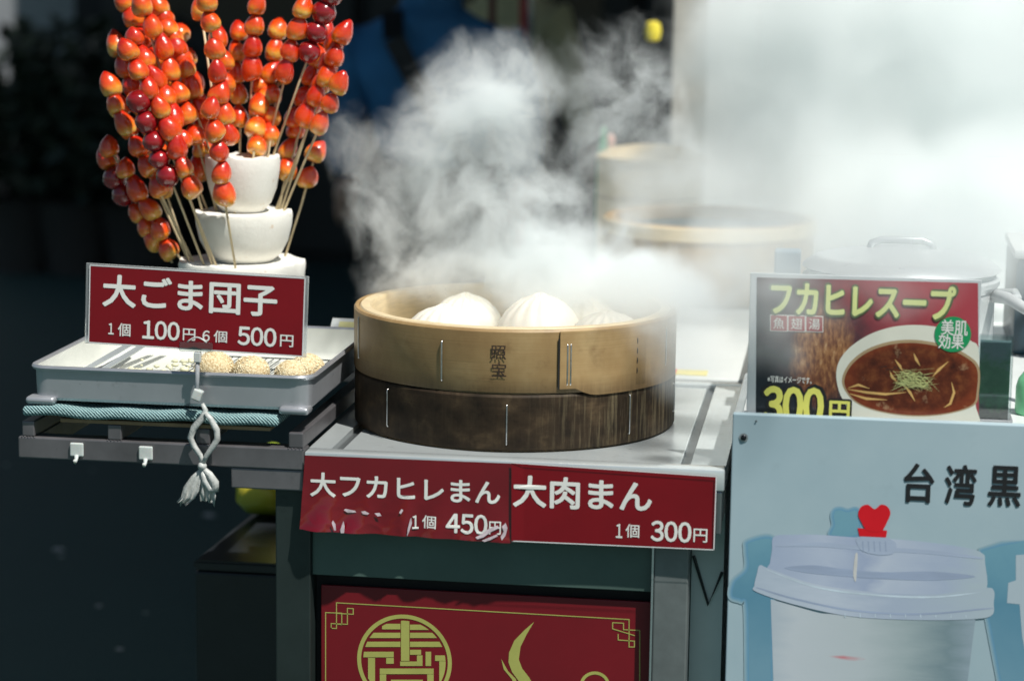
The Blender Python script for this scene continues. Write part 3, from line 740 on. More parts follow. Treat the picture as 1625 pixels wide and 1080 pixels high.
# things in the tray
rk = empty('wire_rack', (0, 0, 0), label='dark wire rack lying in the bottom of the metal tray', cat='rack')
for k in range(22):
    x = -.225+k*.0102; b = B(); tube(b, [(x, .06, .0610), (x, .33, .0610)], .0008, 6); obj('wire', b, bracket if False else bpy.data.materials['bracket_dark'], rk)
for y in (.06, .15, .24, .33):
    b = B(); tube(b, [(-.228, y, .0626), (-.008, y, .0626)], .0011, 6); obj('cross_wire', b, bpy.data.materials['bracket_dark'], rk)
def ball(px, py, y, R, lb, sd):
    c = at(px, py, 'y', y)
    r = empty('sesame_ball', (c.x, y, max(c.z, .0655+R*.86)), label=lb, cat='dumpling', group='sesame balls in the tray')
    b = B(); bmesh.ops.create_icosphere(b, subdivisions=4, radius=R); rg = random.Random(sd)
    ph = [rg.uniform(0, 6) for _ in range(4)]
    for v in b.verts:
        q = v.co/R; v.co *= 1+.025*math.sin(q.x*3+ph[0])+.02*math.sin(q.y*4+ph[1]); v.co.z *= .88
    obj('crust', b, sesame_m, r, True)
    b = B()
    for k in range(330):
        d = Vector((rg.gauss(0, 1), rg.gauss(0, 1), rg.gauss(.3, 1))).normalized(); p = d*R*1.005; p.z *= .88
        t = d.orthogonal().normalized(); t = Matrix.Rotation(rg.uniform(0, 6.28), 3, d) @ t; s = d.cross(t); L = .0017
        vs = [b.verts.new(p+t*L*1.25), b.verts.new(p+s*L*.7), b.verts.new(p-t*L*.9), b.verts.new(p-s*L*.7), b.verts.new(p+d*.0009)]
        for i in range(4): b.faces.new((vs[i], vs[(i+1) % 4], vs[4]))
    o = obj('sesame_seeds', b, seed_m, r); o['kind'] = 'stuff'
ball(340, 586, .085, .0275, 'largest sesame ball just behind the clear sign stem', 1)
ball(398, 590, .08, .025, 'sesame ball in the middle between the largest and the paired ones', 2)
ball(462, 595, .07, .0228, 'sesame ball in front of the other one near the tray corner', 3)
ball(488, 586, .115, .0240, 'sesame ball behind another one near the tray corner', 4)
b = B(); rg = random.Random(5)
for k in range(90):
    c = Vector((rg.uniform(-.29, -.13), rg.uniform(.03, .25), .066+rg.uniform(0, .006))); s = rg.uniform(.002, .006)
    r0 = bmesh.ops.create_icosphere(b, subdivisions=1, radius=s)
    for v in r0['verts']: v.co = Vector((v.co.x*rg.uniform(.8, 1.6), v.co.y*1.1, v.co.z*.7))+c
o = obj('batter_crumbs', b, plain('pale_crumbs', (.70, .68, .48), .6, 0, .2, 60), None, True); tag(o, kind='stuff')
tg = empty('serving_tongs', (0, 0, 0), label='steel serving tongs leaning in the empty end of the tray', cat='tongs')
for dx in (0, .024):
    b = B(); p0, p1 = Vector((-.335+dx, .06, .072)), Vector((-.292+dx*.8, .33, .100)); n = 10; V = []
    for k in range(n+1):
        p = p0.lerp(p1, k/n); wd = .005+.003*math.sin(PI*k/n)
        V.append([b.verts.new(p+Vector(q)) for q in ((-wd, 0, 0), (wd, 0, .002), (wd, 0, .0035), (-wd, 0, .0015))])
    for A, Q in zip(V, V[1:]):
        for i in range(4): b.faces.new((A[i], A[(i+1) % 4], Q[(i+1) % 4], Q[i]))
    b.faces.new(V[0][::-1]); b.faces.new(V[-1]); obj('arm', b, stainless, tg, .6)
b = B(); G = [[b.verts.new((-.355+.03*u/6+.012*v/6, .04+.22*v/6, .061+.012*math.sin(u*.5)+.004*math.sin(v*1.3))) for u in range(7)] for v in range(7)]
for j in range(6):
    for i in range(6): b.faces.new((G[j][i], G[j][i+1], G[j+1][i+1], G[j+1][i]))
o = obj('paper_sheet', b, plain('waxed_paper', (.78, .79, .76), .5), None, True); tag(o, 'white waxed paper curled against the tray wall', 'paper')
# printed card standing at the back edge of the tray
cd_ = empty('printed_card', (-.06, .412, .085), (-.9, 0, 0), 'small pale card with yellow and red print behind the tray', 'card')
obj('card', box(B(), 0, .10, 0, .0012, 0, .035), white_paint, cd_)
b = B(); poly(b, [(.012, .006), (.045, .006), (.045, .028), (.012, .028)], -.0006); obj('yellow_print', b, plain('faded_yellow_ink', srgb(224, 220, 160), .5), cd_, 'flatkeep')
b = B(); poly(b, oval(.07, .017, .014, .009, 20), -.0006); obj('red_print', b, heart_red, cd_, 'flatkeep')

# ------------------------------------------------------------------ the tilted red price sign and its clip
sg = empty('tray_sign', (-.2872, -.006, .1350), (-.03, .0265, 0), 'red laminated tray sign with white 100 yen lettering tilted above the tray', 'sign')
SW, SH = .2868, .1015
obj('holder', box(B(), -.006, SW+.0045, .0009, .0028, -.0015, SH+.0025, .0006), plain('clear_sleeve', (.80, .84, .86), .12, 0, .05, 20, Transmission_Weight=.75, IOR=1.3), sg)
obj('card', box(B(), 0, SW, -.0008, .0006, 0, SH), red_print, sg)
b = B()
for p, q in (((0, 0), (SW, 0)), ((SW, 0), (SW, SH)), ((SW, SH), (0, SH)), ((0, SH), (0, 0))): strip(b, [p, q], .0014, -.0011)
obj('laminate_edge', b, paper_edge, sg, 'flatkeep')
def sgt(s, x0, x1, z0, z1, bold): letters('lettering', s, x0*SW, x1*SW, z0*SH, z1*SH, -.0013, white_ink, sg, bold)
sgt('大ごま団子', .065, .872, .49, .89, .026)
sgt('1', .093, .117, .125, .265, .018); sgt('個', .138, .196, .11, .275, .012); sgt('100', .255, .425, .10, .33, .03); sgt('円', .443, .50, .11, .26, .012)
sgt('6', .535, .567, .115, .25, .018); sgt('個', .587, .648, .11, .26, .012); sgt('500', .70, .875, .10, .33, .03); sgt('円', .895, .955, .11, .26, .012)
hs = empty('sign_clip', (-.1393, -.010, .135), label='clear plastic sign clip and stem tied to the rack rail', cat='clip')
b = B(); box(b, -.024, .021, -.0025, .0, -.006, .0065, .0009)
obj('jaw', b, clear('clear_jaw', .12), hs)
b = B(); tube(b, [(-.013+.026*k/8, -.003, .0065+.0065*math.sin(PI*k/8)) for k in range(9)], .0011, 6); obj('jaw_arch', b, milky, hs, True)
b = B(); box(b, -.0045, .0045, -.004, .003, -.020, -.0065, .001); obj('joint', b, milky, hs)
b = B(); tube(b, [(0, 0, -.019), (-.001, 0, -.045), (-.002, -.001, -.063)], .0028, 10); obj('stem', b, plain('clear_stem', (.80, .82, .85), .12, 0, .1, Transmission_Weight=.6), hs, True)
b = B(); box(b, -.0065, .0065, -.006, .004, -.079, -.064, .002); o = obj('collar', b, milky, hs); o.rotation_euler = (0, .35, 0); o.location = (.024, 0, .004)
tie = empty('plastic_tie', (-.139, -.012, .03), label='knotted translucent plastic strip hanging from the rack rail', cat='strip')
P = lambda px, py, y=-.012: tuple(at(px, py, 'y', y)-Vector((-.139, -.012, .03)))
b = B()
tube(b, [P(321, 640), P(326, 650), P(322, 662), P(308, 678), P(302, 694), P(308, 708), P(318, 722), P(322, 738)], [.0025, .0036, .0045, .0046, .0042, .004, .0034, .003], 8)
tube(b, [P(326, 655, -.015), P(334, 664, -.015), P(344, 682, -.016), P(345, 696, -.016), P(338, 708, -.015), P(328, 722, -.014), P(322, 736, -.013)], [.003, .004, .0044, .0042, .004, .0034, .003], 8)
obj('loop', b, milky_tie, tie, True)
b = B(); bmesh.ops.create_icosphere(b, subdivisions=2, radius=.0062)
for v in b.verts: v.co = v.co+Vector(P(321, 739))
obj('knot', b, milky_tie, tie, True)
b = B(); tube(b, [P(321, 741), P(332, 752), P(341, 766), P(342, 776), P(334, 776), P(325, 762), P(321, 744)], [.003, .005, .006, .0055, .005, .005, .003], 8); obj('bow', b, milky_tie, tie, True)
def rag(pts_l, pts_r, ruf):
    b = B(); n = len(pts_l); m_ = 8; G = []
    for i in range(n):
        row = []
        for j in range(m_+1):
            px = pts_l[i][0]+(pts_r[i][0]-pts_l[i][0])*j/m_; py = pts_l[i][1]+(pts_r[i][1]-pts_l[i][1])*j/m_
            py += (ruf*random.uniform(-1, 1)*6 if i == n-1 else 0)
            row.append(b.verts.new(P(px, py, -.012+.006*math.sin(j*2.1+i*.5)*i/n)))
        G.append(row)
    for i in range(n-1):
        for j in range(m_): b.faces.new((G[i][j], G[i][j+1], G[i+1][j+1], G[i+1][j]))
    o = obj('tail', b, milky_tie, tie, True); md = o.modifiers.new('thick', 'SOLIDIFY'); md.thickness = .0008
rag([(318, 742), (304, 755), (292, 772), (288, 788), (281, 799)], [(322, 744), (319, 760), (316, 778), (310, 790), (296, 797)], 1)
rag([(320, 744), (316, 762), (316, 780), (318, 792)], [(325, 744), (338, 764), (342, 786), (340, 802)], .6)

# ------------------------------------------------------------------ tiered white stand with candied fruit skewers
CY = .50
cxs = at(384, 330, 'y', CY).x
zt = at(445, 250, 'y', CY).z; zt0 = at(390, 332, 'y', CY-.03).z
zm = at(465, 338, 'y', CY).z; zm0 = at(390, 417, 'y', CY-.045).z
zl = at(484, 417, 'y', CY).z
st = empty('skewer_stand', (cxs, CY, 0), label='white three tiered foam stand stuck full of candied fruit skewers', cat='stand')
def tier(R, z0, z1, r0, dx=0):
    wob = lambda r, z, a: (r, z+(.0034*max(0, math.sin(a*9+R*50+math.sin(a*3)))**2 if r > R*.8 and z > z1-.008 else 0))
    H = z1-z0
    o = obj('tier', lathe(B(), [(0, z0), (r0, z0), (r0+(R-r0)*.45, z0+H*.16), (r0+(R-r0)*.78, z0+H*.42), (R*.985, z0+H*.75), (R, z0+H*.93), (R*.985, z1), (R*.9, z1+.0008), (R*.5, z1), (0, z1)], 64, (0, 0), wob), foam, st, .7)
    o.location.x = dx
sc = .00094
tier(60*sc, zm+.001, zt, 33*sc, at(385, 245, 'y', CY).x-cxs)
tier(78*sc, zl+.001, zm, 45*sc, at(387, 340, 'y', CY).x-cxs)
tier(102*sc, zl-.075, zl, 82*sc)
obj('pedestal', lathe(B(), [(.07, .0265), (.075, .03), (.06, .06), (.06, zl-.0755)], 32), white_paint, st, .6)
def berry_mesh(sd):
    rg = random.Random(sd); R = .0141; ph = [rg.uniform(0, 6) for _ in range(4)]; sq_ = rg.uniform(.92, 1.06); tip = rg.uniform(.9, 1.1)
    prof = [(0, -.0125), (R*.55, -.0128), (R*.86, -.0098), (R, -.0045), (R*.99, .0), (R*.89, .0052), (R*.69, .0102), (R*.44, .0143*tip), (R*.20, .0167*tip), (0, .0176*tip)]
    fn = lambda r, z, a: (r*(1+.045*math.sin(2*a+ph[0])+.03*math.sin(3*a+z*180+ph[1])), z*sq_+.0012*math.sin(a+ph[2]) if r > 1e-6 else z*sq_)
    b = B(); lathe(b, prof, 24, (0, 0), fn)
    me = bpy.data.meshes.new('strawberry'); bmesh.ops.recalc_face_normals(b, faces=b.faces[:]); b.to_mesh(me); b.free()
    for p in me.polygons: p.use_smooth = True
    me.materials.append(berry_m); return me
def haw_mesh(sd):
    rg = random.Random(sd); R = .0155; b = B(); bmesh.ops.create_uvsphere(b, u_segments=24, v_segments=14, radius=R)
    for v in b.verts:
        q = v.co/R; v.co = Vector((v.co.x*1.03, v.co.y*1.03, v.co.z*.9))*(1+.03*math.sin(q.x*3+sd)+.02*math.sin(q.z*5+sd))
    me = bpy.data.meshes.new('haw'); b.to_mesh(me); b.free()
    for p in me.polygons: p.use_smooth = True
    me.materials.append(haw_m); return me
BERRY = [berry_mesh(i) for i in range(6)]; HAW = [haw_mesh(i) for i in range(3)]
GS = 'candied fruit skewers in the white stand'
SK = [  # base (px, py, tier height), depth change towards the tip, fruits tip..base, kind, label
 ((324, 424, zl), -.035, [(220, 161), (233, 193), (244, 224), (253, 252), (266, 279)], 'h', 'skewer of dark red round fruits slanting across the front of the strawberries'),
 ((433, 246, zt), .0, [(527, -8), (514, 20), (502, 51), (490, 82)], 'h', 'skewer of dark red round fruits stuck in the topmost tier'),
 ((270, 422, zl), .03, [(170, 252), (182, 283), (195, 310), (217, 338), (232, 360), (243, 382)], 'm', 'skewer mixing dark round fruits and strawberries, outermost and lowest'),
 ((287, 427, zl), -.01, [(173, 234), (199, 268), (217, 301), (238, 332), (254, 364), (267, 396)], 's', 'strawberry skewer in front of the outermost dark mixed one'),
 ((308, 419, zl), .0, [(175, 136), (183, 165), (198, 197), (219, 233), (234, 264), (252, 297)], 's', 'strawberry skewer with a bunched tip just above the outermost low skewers'),
 ((300, 417, zl), .05, [(184, 71), (197, 108), (210, 138), (224, 170), (240, 204), (256, 236)], 's', 'strawberry skewer mostly hidden behind the long eight berry one'),
 ((344, 428, zl), -.02, [(203, 80), (219, 111), (236, 141), (254, 171), (269, 204), (281, 236), (292, 266), (304, 297)], 's', 'long skewer of eight strawberries slanting down to the lowest tier'),
 ((330, 335, zm), .02, [(197, 1), (212, 28), (229, 61), (244, 94), (255, 126), (268, 157), (284, 189)], 's', 'strawberry skewer whose pale tip berry touches the upper edge, outermost at the top'),
 ((322, 336, zm), -.01, [(225, 8), (242, 42), (260, 76), (271, 112), (284, 149), (298, 181), (309, 215)], 's', 'strawberry skewer with seven berries in front of the topmost tilted group'),
 ((336, 240, zt), .01, [(246, 3), (259, 29), (274, 58), (288, 92), (303, 128)], 's', 'short row of five strawberries on a long bare stick into the top tier'),
 ((345, 334, zm), .06, [(286, 53), (297, 90), (310, 131), (318, 164), (322, 199), (322, 236), (318, 268)], 's', 'strawberry skewer seen in slices behind the long bare stick'),
 ((374, 428, zl), -.03, [(334, 172), (341, 208), (348, 240), (352, 275), (356, 307)], 's', 'upright strawberry skewer hanging in front of the white tiers'),
 ((373, 339, zm), -.02, [(328, 2), (334, 35), (341, 78), (345, 114), (348, 149), (358, 181), (364, 214)], 's', 'tall central column of seven strawberries'),
 ((352, 250, zt), .05, [(319, 14), (346, 60), (354, 96), (357, 132), (350, 141)][:4], 's', 'strawberry skewer half hidden behind the tall central column'),
 ((394, 244, zt), -.01, [(408, 8), (404, 41), (401, 75), (399, 108)], 's', 'four pale strawberries on the straightest upright stick in the top tier'),
 ((381, 243, zt), .03, [(379, 50), (377, 83), (376, 117), (379, 150), (380, 186)], 's', 'five small strawberries directly beside the straightest upright stick'),
 ((405, 243, zt), .04, [(441, 47), (436, 81), (431, 115), (424, 150), (417, 183)], 's', 'strawberry skewer ending in a small pointed tip berry left of the dark red top'),
 ((420, 244, zt), -.01, [(481, 13), (472, 46), (461, 81), (452, 114)], 's', 'strawberry skewer next to the dark red fruits with a slanting bare stick'),
 ((402, 262, zt), .09, [(415, 134), (411, 168), (406, 203), (408, 231)], 's', 'strawberry skewer low behind the top tier'),
 ((425, 262, zt), .08, [(443, 118), (433, 150), (432, 184), (428, 214)], 's', 'strawberry skewer behind the slanting bare stick'),
 ((438, 324, zm), -.01, [(544, 54), (531, 90), (519, 121), (502, 152), (484, 184)], 's', 'outermost strawberry skewer on the side of the steam, with a pointed tip'),
 ((450, 326, zm), -.02, [(538, 133), (524, 164), (507, 197)], 's', 'three pale strawberries nearest the drifting steam'),
 ((440, 320, zm), .05, [(516, 52), (504, 91), (493, 122), (481, 155), (466, 186)], 's', 'strawberry skewer directly behind the dark red round fruits'),
 ((452, 405, zl), .0, [(501, 242), (488, 282)], 's', 'two strawberries alone on the lowest stick beside the tiers'),
 ((338, 425, zl), .03, [(213, 60), (229, 94), (247, 125), (263, 155), (277, 187), (289, 221)], 's', 'strawberry skewer tucked tightly behind the long eight berry one'),
 ((300, 424, zl), .03, [(190, 170), (206, 204), (226, 237), (243, 268), (258, 301)], 's', 'strawberry skewer between the dark red fruits and the outermost low skewers'),
 ((344, 336, zm), .03, [(251, 10), (267, 44), (281, 76), (296, 108), (307, 141), (317, 173)], 's', 'six strawberries in the topmost tilted group, close behind the short row of five'),
 ((446, 325, zm), .03, [(531, 68), (521, 102), (509, 134), (495, 166)], 's', 'four strawberries packed behind the outermost skewer on the side of the steam'),
 ((443, 326, zm), .04, [(470, 205), (457, 237), (456, 268)], 's', 'three strawberries close against the side of the top tier'),
]
for bi, (base, dy, fr, kd, lb) in enumerate(SK):
    b0 = at(base[0], base[1], 'z', base[2]); tr = {zl: .088, zm: .066, zt: .038}[base[2]]; hw = math.sqrt(max(.0001, tr*tr-(at(base[0], base[1], 'y', CY).x-cxs)**2))
    yb = min(max(b0.y, CY-hw), CY+hw); b0 = at(base[0], base[1], 'y', yb); b0.z = base[2]
    tip = at(fr[0][0], fr[0][1], 'y', yb+dy)
    r = empty('fruit_skewer', b0, label=lb, cat='skewer', group=GS)
    L = (tip-b0).length; ax = (tip-b0).normalized(); rg = random.Random(bi)
    b = B(); tube(b, [-ax*.006, ax*(L*.5)+Vector((rg.uniform(-.002, .002), 0, 0)), ax*(L+.010)], .00185, 7); obj('stick', b, stick_wood, r, True)
    for i, (px, py) in enumerate(fr):
        # distance along the stick at which this fruit is seen
        t0 = (Vector((px, py))-Vector(base[:2])).length/(Vector(fr[0])-Vector(base[:2])).length
        p = at(px, py, 'y', yb+dy*t0)-b0
        dark = kd == 'h' or (kd == 'm' and i in (1, 2))
        me = rg.choice(HAW if dark else BERRY)
        o = bpy.data.objects.new('round_fruit' if dark else 'strawberry', me)
        q = ax.to_track_quat('Z', 'Y'); o.rotation_mode = 'QUATERNION'
        from mathutils import Quaternion
        o.rotation_quaternion = q @ Quaternion((rg.uniform(-.18, .18), rg.uniform(-.18, .18), 1), rg.uniform(0, 6.28)) @ Quaternion((1, 0, 0), rg.uniform(-.14, .14))
        s = rg.uniform(1.0, 1.18); o.scale = (s*rg.uniform(.94, 1.04), s, s*rg.uniform(1.0, 1.2)); o.location = p
        link(o, r)

# ------------------------------------------------------------------ dark bin and bag under the rack
bn = empty('storage_bin', (-.225, .62, GZ), label='black storage bin with a sloped lid under the rack', cat='bin')
x0, x1 = at(306, 888, 'y', .5).x+.225, .19
zt_ = at(306, 888, 'y', .5).z-GZ
obj('body', box(B(), x0+.002, x1, -.118, .22, at(312, 1066, 'y', .5).z-GZ-.02, zt_-.018, .004), plain('black_plastic', (.017, .02, .024), .35, 0, .3, 8), bn)
b = B(); vs = [b.verts.new(p) for p in ((x0, -.12, zt_-.016), (x1, -.12, zt_-.016), (x1, .35, zt_-.016), (x0, .35, zt_-.016), (x0, -.12, zt_), (x1, -.12, zt_), (x1, .35, zt_+.01), (x0+.05, .35, zt_+.01))]
for f in ((3, 2, 1, 0), (4, 5, 6, 7), (0, 1, 5, 4), (1, 2, 6, 5), (2, 3, 7, 6), (3, 0, 4, 7)): b.faces.new([vs[i] for i in f])
bmesh.ops.bevel(b, geom=b.edges[:], offset=.004, segments=2, affect='EDGES'); obj('lid', b, bpy.data.materials['black_plastic'], bn)
obj('base', box(B(), x0+.03, x1-.03, -.09, .2, 0, at(312, 1066, 'y', .5).z-GZ-.0205), black_gap, bn)
bag = B()
prof = [(0, 0), (.05, .002), (.062, .02), (.058, .05), (.045, .075), (.022, .10), (.008, .112), (0, .114)]
lathe(bag, prof, 28, (0, 0), lambda r, z, a: (r*(1+.08*math.sin(5*a+z*60)), z))
bgm = M('yellow_snack_bag'); zz = bgm.sep()[2]
bgm.col(bgm.ramp(bgm.math('MULTIPLY', zz, 9), [(.0, srgb(120, 130, 40)), (.4, srgb(225, 205, 60)), (.55, srgb(150, 70, 30)), (.65, srgb(205, 215, 90)), (1, srgb(150, 170, 60))])).set(Roughness=.3)
lidz = zt_+GZ
bp = at(415, 812, 'y', .78)
o = obj('snack_bag', bag, bgm.m, None, True, (bp.x+.015, .80, lidz+.012)); tag(o, 'yellow crumpled snack bag on the black bin lid', 'bag')

# ------------------------------------------------------------------ right hand counter with the printed board
ctr = empty('side_counter', (0, 0, 0), label='white side counter carrying the soup sign and the pot', cat='counter')
BX0, BX1, BZ1 = .5558, 1.25, .0745
obj('counter_top', box(B(), BX0+.001, BX1, .0125, .95, .030, .058, .003), white_paint, ctr)
obj('side_rail', box(B(), BX0+.001, BX0+.012, .0125, .30, .0585, .0730, .001), bright_steel, ctr)
for x in (BX0+.01, BX1-.05):
    for y in (.05, .88): obj('leg', box(B(), x, x+.035, y, y+.035, GZ, .0295), white_paint, ctr)
obj('side_panel', box(B(), BX0+.004, BX0+.009, .09, .87, GZ+.1, .0295), white_paint, ctr)
def board_mat():
    a = M('pale_blue_board_print'); x = a.sep()
    c = a.ramp(a.noise(5, 4, .6), [(.3, srgb(160, 182, 192)), (.7, srgb(174, 193, 201))])
    c = a.mix(a.ramp(a.noise(28, 6, .7), [(.6, (0, 0, 0)), (.85, (.35, .35, .35))]), c, srgb(140, 158, 166))
    a.col(c).set(Roughness=.38); return a.m
bd = empty('drink_board', (BX0, 0, 0), label='pale blue printed board with a milk drink cup and black characters', cat='board')
obj('sheet', box(B(), 0, BX1-BX0, -.002, .012, GZ+.06, BZ1, .0015), board_mat(), bd)
YB = -.0026
def q(px, py):
    x, z = xz(px, py, YB); return (x-BX0, z)
def ink(name, pts, mt, lay, parent=bd):
    return obj(name, poly(B(), [q(*p) for p in pts], YB-.00012*lay), mt, parent, 'flatkeep')
def smoothp(pts, k=6):
    o = []; n = len(pts)
    for i in range(n):
        p0, p1, p2, p3 = (Vector(pts[(i+d) % n]) for d in (-1, 0, 1, 2))
        if (p2-p1).length > 260: o.append(tuple(p1)); continue
        for j in range(k):
            t = j/k; o.append(tuple(.5*((2*p1)+(p2-p0)*t+(2*p0-5*p1+4*p2-p3)*t*t+(3*p1-p0-3*p2+p3)*t**3)))
    return o
def grad_ink(name, stops, axis='x', lo=0, hi=1, streak=(1, 1, 1), sc=20, amt=.25, alpha=None):
    "printed tone that runs along the board"
    a = M(name); o = a.sep(); u = o[0] if axis == 'x' else o[2]
    u = a.math('DIVIDE', a.math('SUBTRACT', u, lo), hi-lo)
    u = a.math('ADD', u, a.math('MULTIPLY', a.math('SUBTRACT', a.noise(sc, 5, .6, stretch=streak), .5), amt))
    a.col(a.ramp(u, stops)).set(Roughness=.4); return a.m
def X(px): return q(px, 950)[0]
def Z(py): return q(1380, py)[1]
blue_ink = grad_ink('blue_shadow_ink', [(0, srgb(116, 156, 176)), (.5, srgb(94, 142, 166)), (1, srgb(118, 164, 182))], 'z', Z(1080), Z(840), (1, 1, 1), 14, .5)
lav1 = grad_ink('lavender_lid_ink', [(0, srgb(168, 180, 204)), (.25, srgb(184, 194, 214)), (.42, srgb(164, 176, 202)), (.52, srgb(190, 199, 216)), (.8, srgb(172, 184, 206)), (1, srgb(178, 192, 202))], 'x', X(1225), X(1562), (1, 1, 2.5), 16, .3)
lav2 = grad_ink('lavender_rim_ink', [(0, srgb(178, 190, 206)), (.3, srgb(194, 203, 218)), (.6, srgb(172, 184, 204)), (1, srgb(178, 192, 202))], 'x', X(1197), X(1577), (1, 1, 6), 22, .4)
lav3 = plain('grey_lilac_ink', srgb(160, 173, 198), .4, 0, .14, 26, stretch=(.3, 1, 2))
lav4 = plain('soft_lilac_ink', srgb(172, 184, 206), .4, 0, .08, 26, stretch=(.2, 1, 3))
def cup_ink():
    a = M('milk_drink_ink'); o = a.sep()
    u = a.math('DIVIDE', a.math('SUBTRACT', o[0], X(1223)), X(1548)-X(1223))
    v = a.math('DIVIDE', a.math('SUBTRACT', Z(975), o[2]), Z(975)-Z(1080))
    n = a.noise(1, 5, .65, vec=a.coord((9, 1, 55)))
    uu = a.math('ADD', u, a.math('MULTIPLY', a.math('SUBTRACT', n, .5), .25))
    c = a.ramp(uu, [(0, srgb(182, 192, 202)), (.12, srgb(196, 203, 210)), (.45, srgb(188, 197, 202)), (.68, srgb(164, 178, 182)), (.88, srgb(126, 146, 154)), (1, srgb(152, 168, 180))])
    # pink fruit swirls
    du = a.math('ABSOLUTE', a.math('SUBTRACT', u, .36)); dv = a.math('ABSOLUTE', a.math('SUBTRACT', v, .66))
    du = a.math('MULTIPLY', du, 3.6); dv = a.math('MULTIPLY', dv, 9); d = a.math('SQRT', a.math('ADD', a.math('MULTIPLY', du, du), a.math('MULTIPLY', dv, dv))); d = a.math('ADD', d, a.math('MULTIPLY', n, 1.5))
    c = a.mix(a.ramp(d, [(.7, (.8, .8, .8)), (1.7, (0, 0, 0))]), c, srgb(206, 110, 118))
    e = a.math('ADD', a.math('MULTIPLY', a.math('ABSOLUTE', a.math('SUBTRACT', u, .5)), 1.5), a.math('ADD', a.math('MULTIPLY', v, .35), a.math('MULTIPLY', n, .4)))
    c = a.mix(a.ramp(e, [(1.08, (0, 0, 0)), (1.3, (.6, .6, .6))]), c, srgb(206, 120, 140))
    a.col(c).set(Roughness=.4); return a.m
cup_i = cup_ink()
edge_inks = [plain('shadow_edge_ink', c, .4, 0, .08, 8) for c in (srgb(152, 178, 188), srgb(138, 171, 188), srgb(122, 163, 186), srgb(106, 154, 184))]
def soft_shadow(pts, k0=0):
    "printed shadow whose edge fades into the board colour"
    ar = sum(pts[i-1][0]*pts[i][1]-pts[i][0]*pts[i-1][1] for i in range(len(pts)))
    def grow(d):
        o = []; n = len(pts)
        for i in range(n):
            t = Vector(pts[(i+1) % n])-Vector(pts[i-1]); t.normalize(); nn = Vector((t.y, -t.x))*(1 if ar > 0 else -1)
            o.append(tuple(Vector(pts[i])+nn*d))
        return o
    for k, d in enumerate((5, 3, 1, -1)):
        if k >= k0: ink('shadow_edge', grow(d), edge_inks[k], .2+.2*k)
    ink('cup_shadow', grow(-3), blue_ink, 1)
soft_shadow(smoothp([(1187, 858), (1226, 853), (1226, 900), (1226, 980), (1226, 1300), (1190, 1300), (1186, 1090), (1184, 965), (1176, 953), (1160, 946), (1164, 922), (1184, 902), (1184, 872)]))
soft_shadow(smoothp([(1320, 818), (1324, 808), (1334, 806), (1345, 809), (1358, 806), (1364, 815), (1362, 850), (1318, 850), (1322, 832)]), 1)
soft_shadow([(1556, 872), (1590, 862), (1640, 856), (1640, 1300), (1602, 1300), (1590, 1100), (1566, 975), (1560, 905)])
ink('cup_body', [(1223, 950), (1300, 972), (1400, 980), (1548, 980), (1533, 1100), (1515, 1300), (1238, 1300), (1228, 1100)], cup_i, 2)
ink('lid_dome', smoothp([(1228, 851), (1255, 848), (1300, 848), (1360, 852), (1420, 855), (1490, 862), (1540, 870), (1560, 878), (1563, 890), (1562, 940), (1500, 948), (1380, 945), (1280, 930), (1222, 905), (1222, 892), (1225, 872)]), lav1, 3)
ink('lid_facet', smoothp([(1245, 900), (1290, 896), (1340, 902), (1400, 907), (1480, 906), (1548, 914), (1480, 920), (1400, 918), (1330, 913), (1280, 908)]), lav3, 4)
ink('lid_facet', smoothp([(1230, 866), (1300, 860), (1380, 866), (1470, 872), (1540, 880), (1556, 886), (1470, 878), (1380, 873), (1300, 867)]), lav4, 4)
ink('lid_rim', smoothp([(1206, 896), (1222, 902), (1290, 925), (1380, 938), (1480, 942), (1560, 932), (1577, 936), (1577, 955), (1575, 974), (1550, 981), (1460, 983), (1350, 977), (1260, 958), (1200, 938), (1197, 928), (1201, 910)]), lav2, 4.4)
ink('lid_line', smoothp([(1206, 932), (1262, 948), (1352, 966), (1460, 972), (1564, 964), (1564, 966), (1460, 975), (1352, 969), (1262, 951), (1206, 934)]), lav3, 5)
ink('lid_line', smoothp([(1210, 900), (1290, 928), (1380, 941), (1480, 945), (1560, 938), (1480, 948), (1380, 944), (1290, 931)]), plain('pale_highlight_ink', srgb(200, 214, 226), .4), 5)
for k in range(9): ink('rim_tick', [(1340+k*24, 972+k*.4), (1341.5+k*24, 972+k*.4), (1342+k*24, 979), (1340.5+k*24, 979)], bpy.data.materials['pale_highlight_ink'], 5.6)
ink('plug_socket', smoothp([(1360, 852), (1384, 850), (1408, 853), (1422, 862), (1418, 877), (1396, 880), (1370, 874), (1361, 864)]), lav4, 5)
for k in range(5): ink('socket_ridge', [(1368+k*9, 858), (1370+k*9, 858), (1371+k*9, 874), (1369+k*9, 874)], lav3, 5.7)
ink('lid_glint', smoothp([(1357, 880), (1361, 878), (1360, 900), (1358, 922), (1354, 910)]), plain('warm_highlight_ink', srgb(210, 208, 206), .4), 5.2)
ink('plug_base', [(1361, 837), (1408, 841), (1406, 852), (1364, 850)], heart_red, 6)
def heart(cx_, cy_, s_): return [(cx_+s_*16*math.sin(t)**3, cy_-s_*(13*math.cos(t)-5*math.cos(2*t)-2*math.cos(3*t)-math.cos(4*t))*.98) for t in [2*PI*k/40 for k in range(40)]]
ink('heart_plug', smoothp([(1388, 807), (1377, 800), (1366, 804), (1362, 815), (1366, 826), (1377, 841), (1398, 842), (1408, 827), (1413, 813), (1408, 803), (1398, 800)]), heart_red, 7)
ink('second_cup', [(1612, 880), (1640, 878), (1640, 1100), (1622, 1010), (1618, 958), (1598, 956), (1600, 924), (1612, 920)], lav2, 2.2)
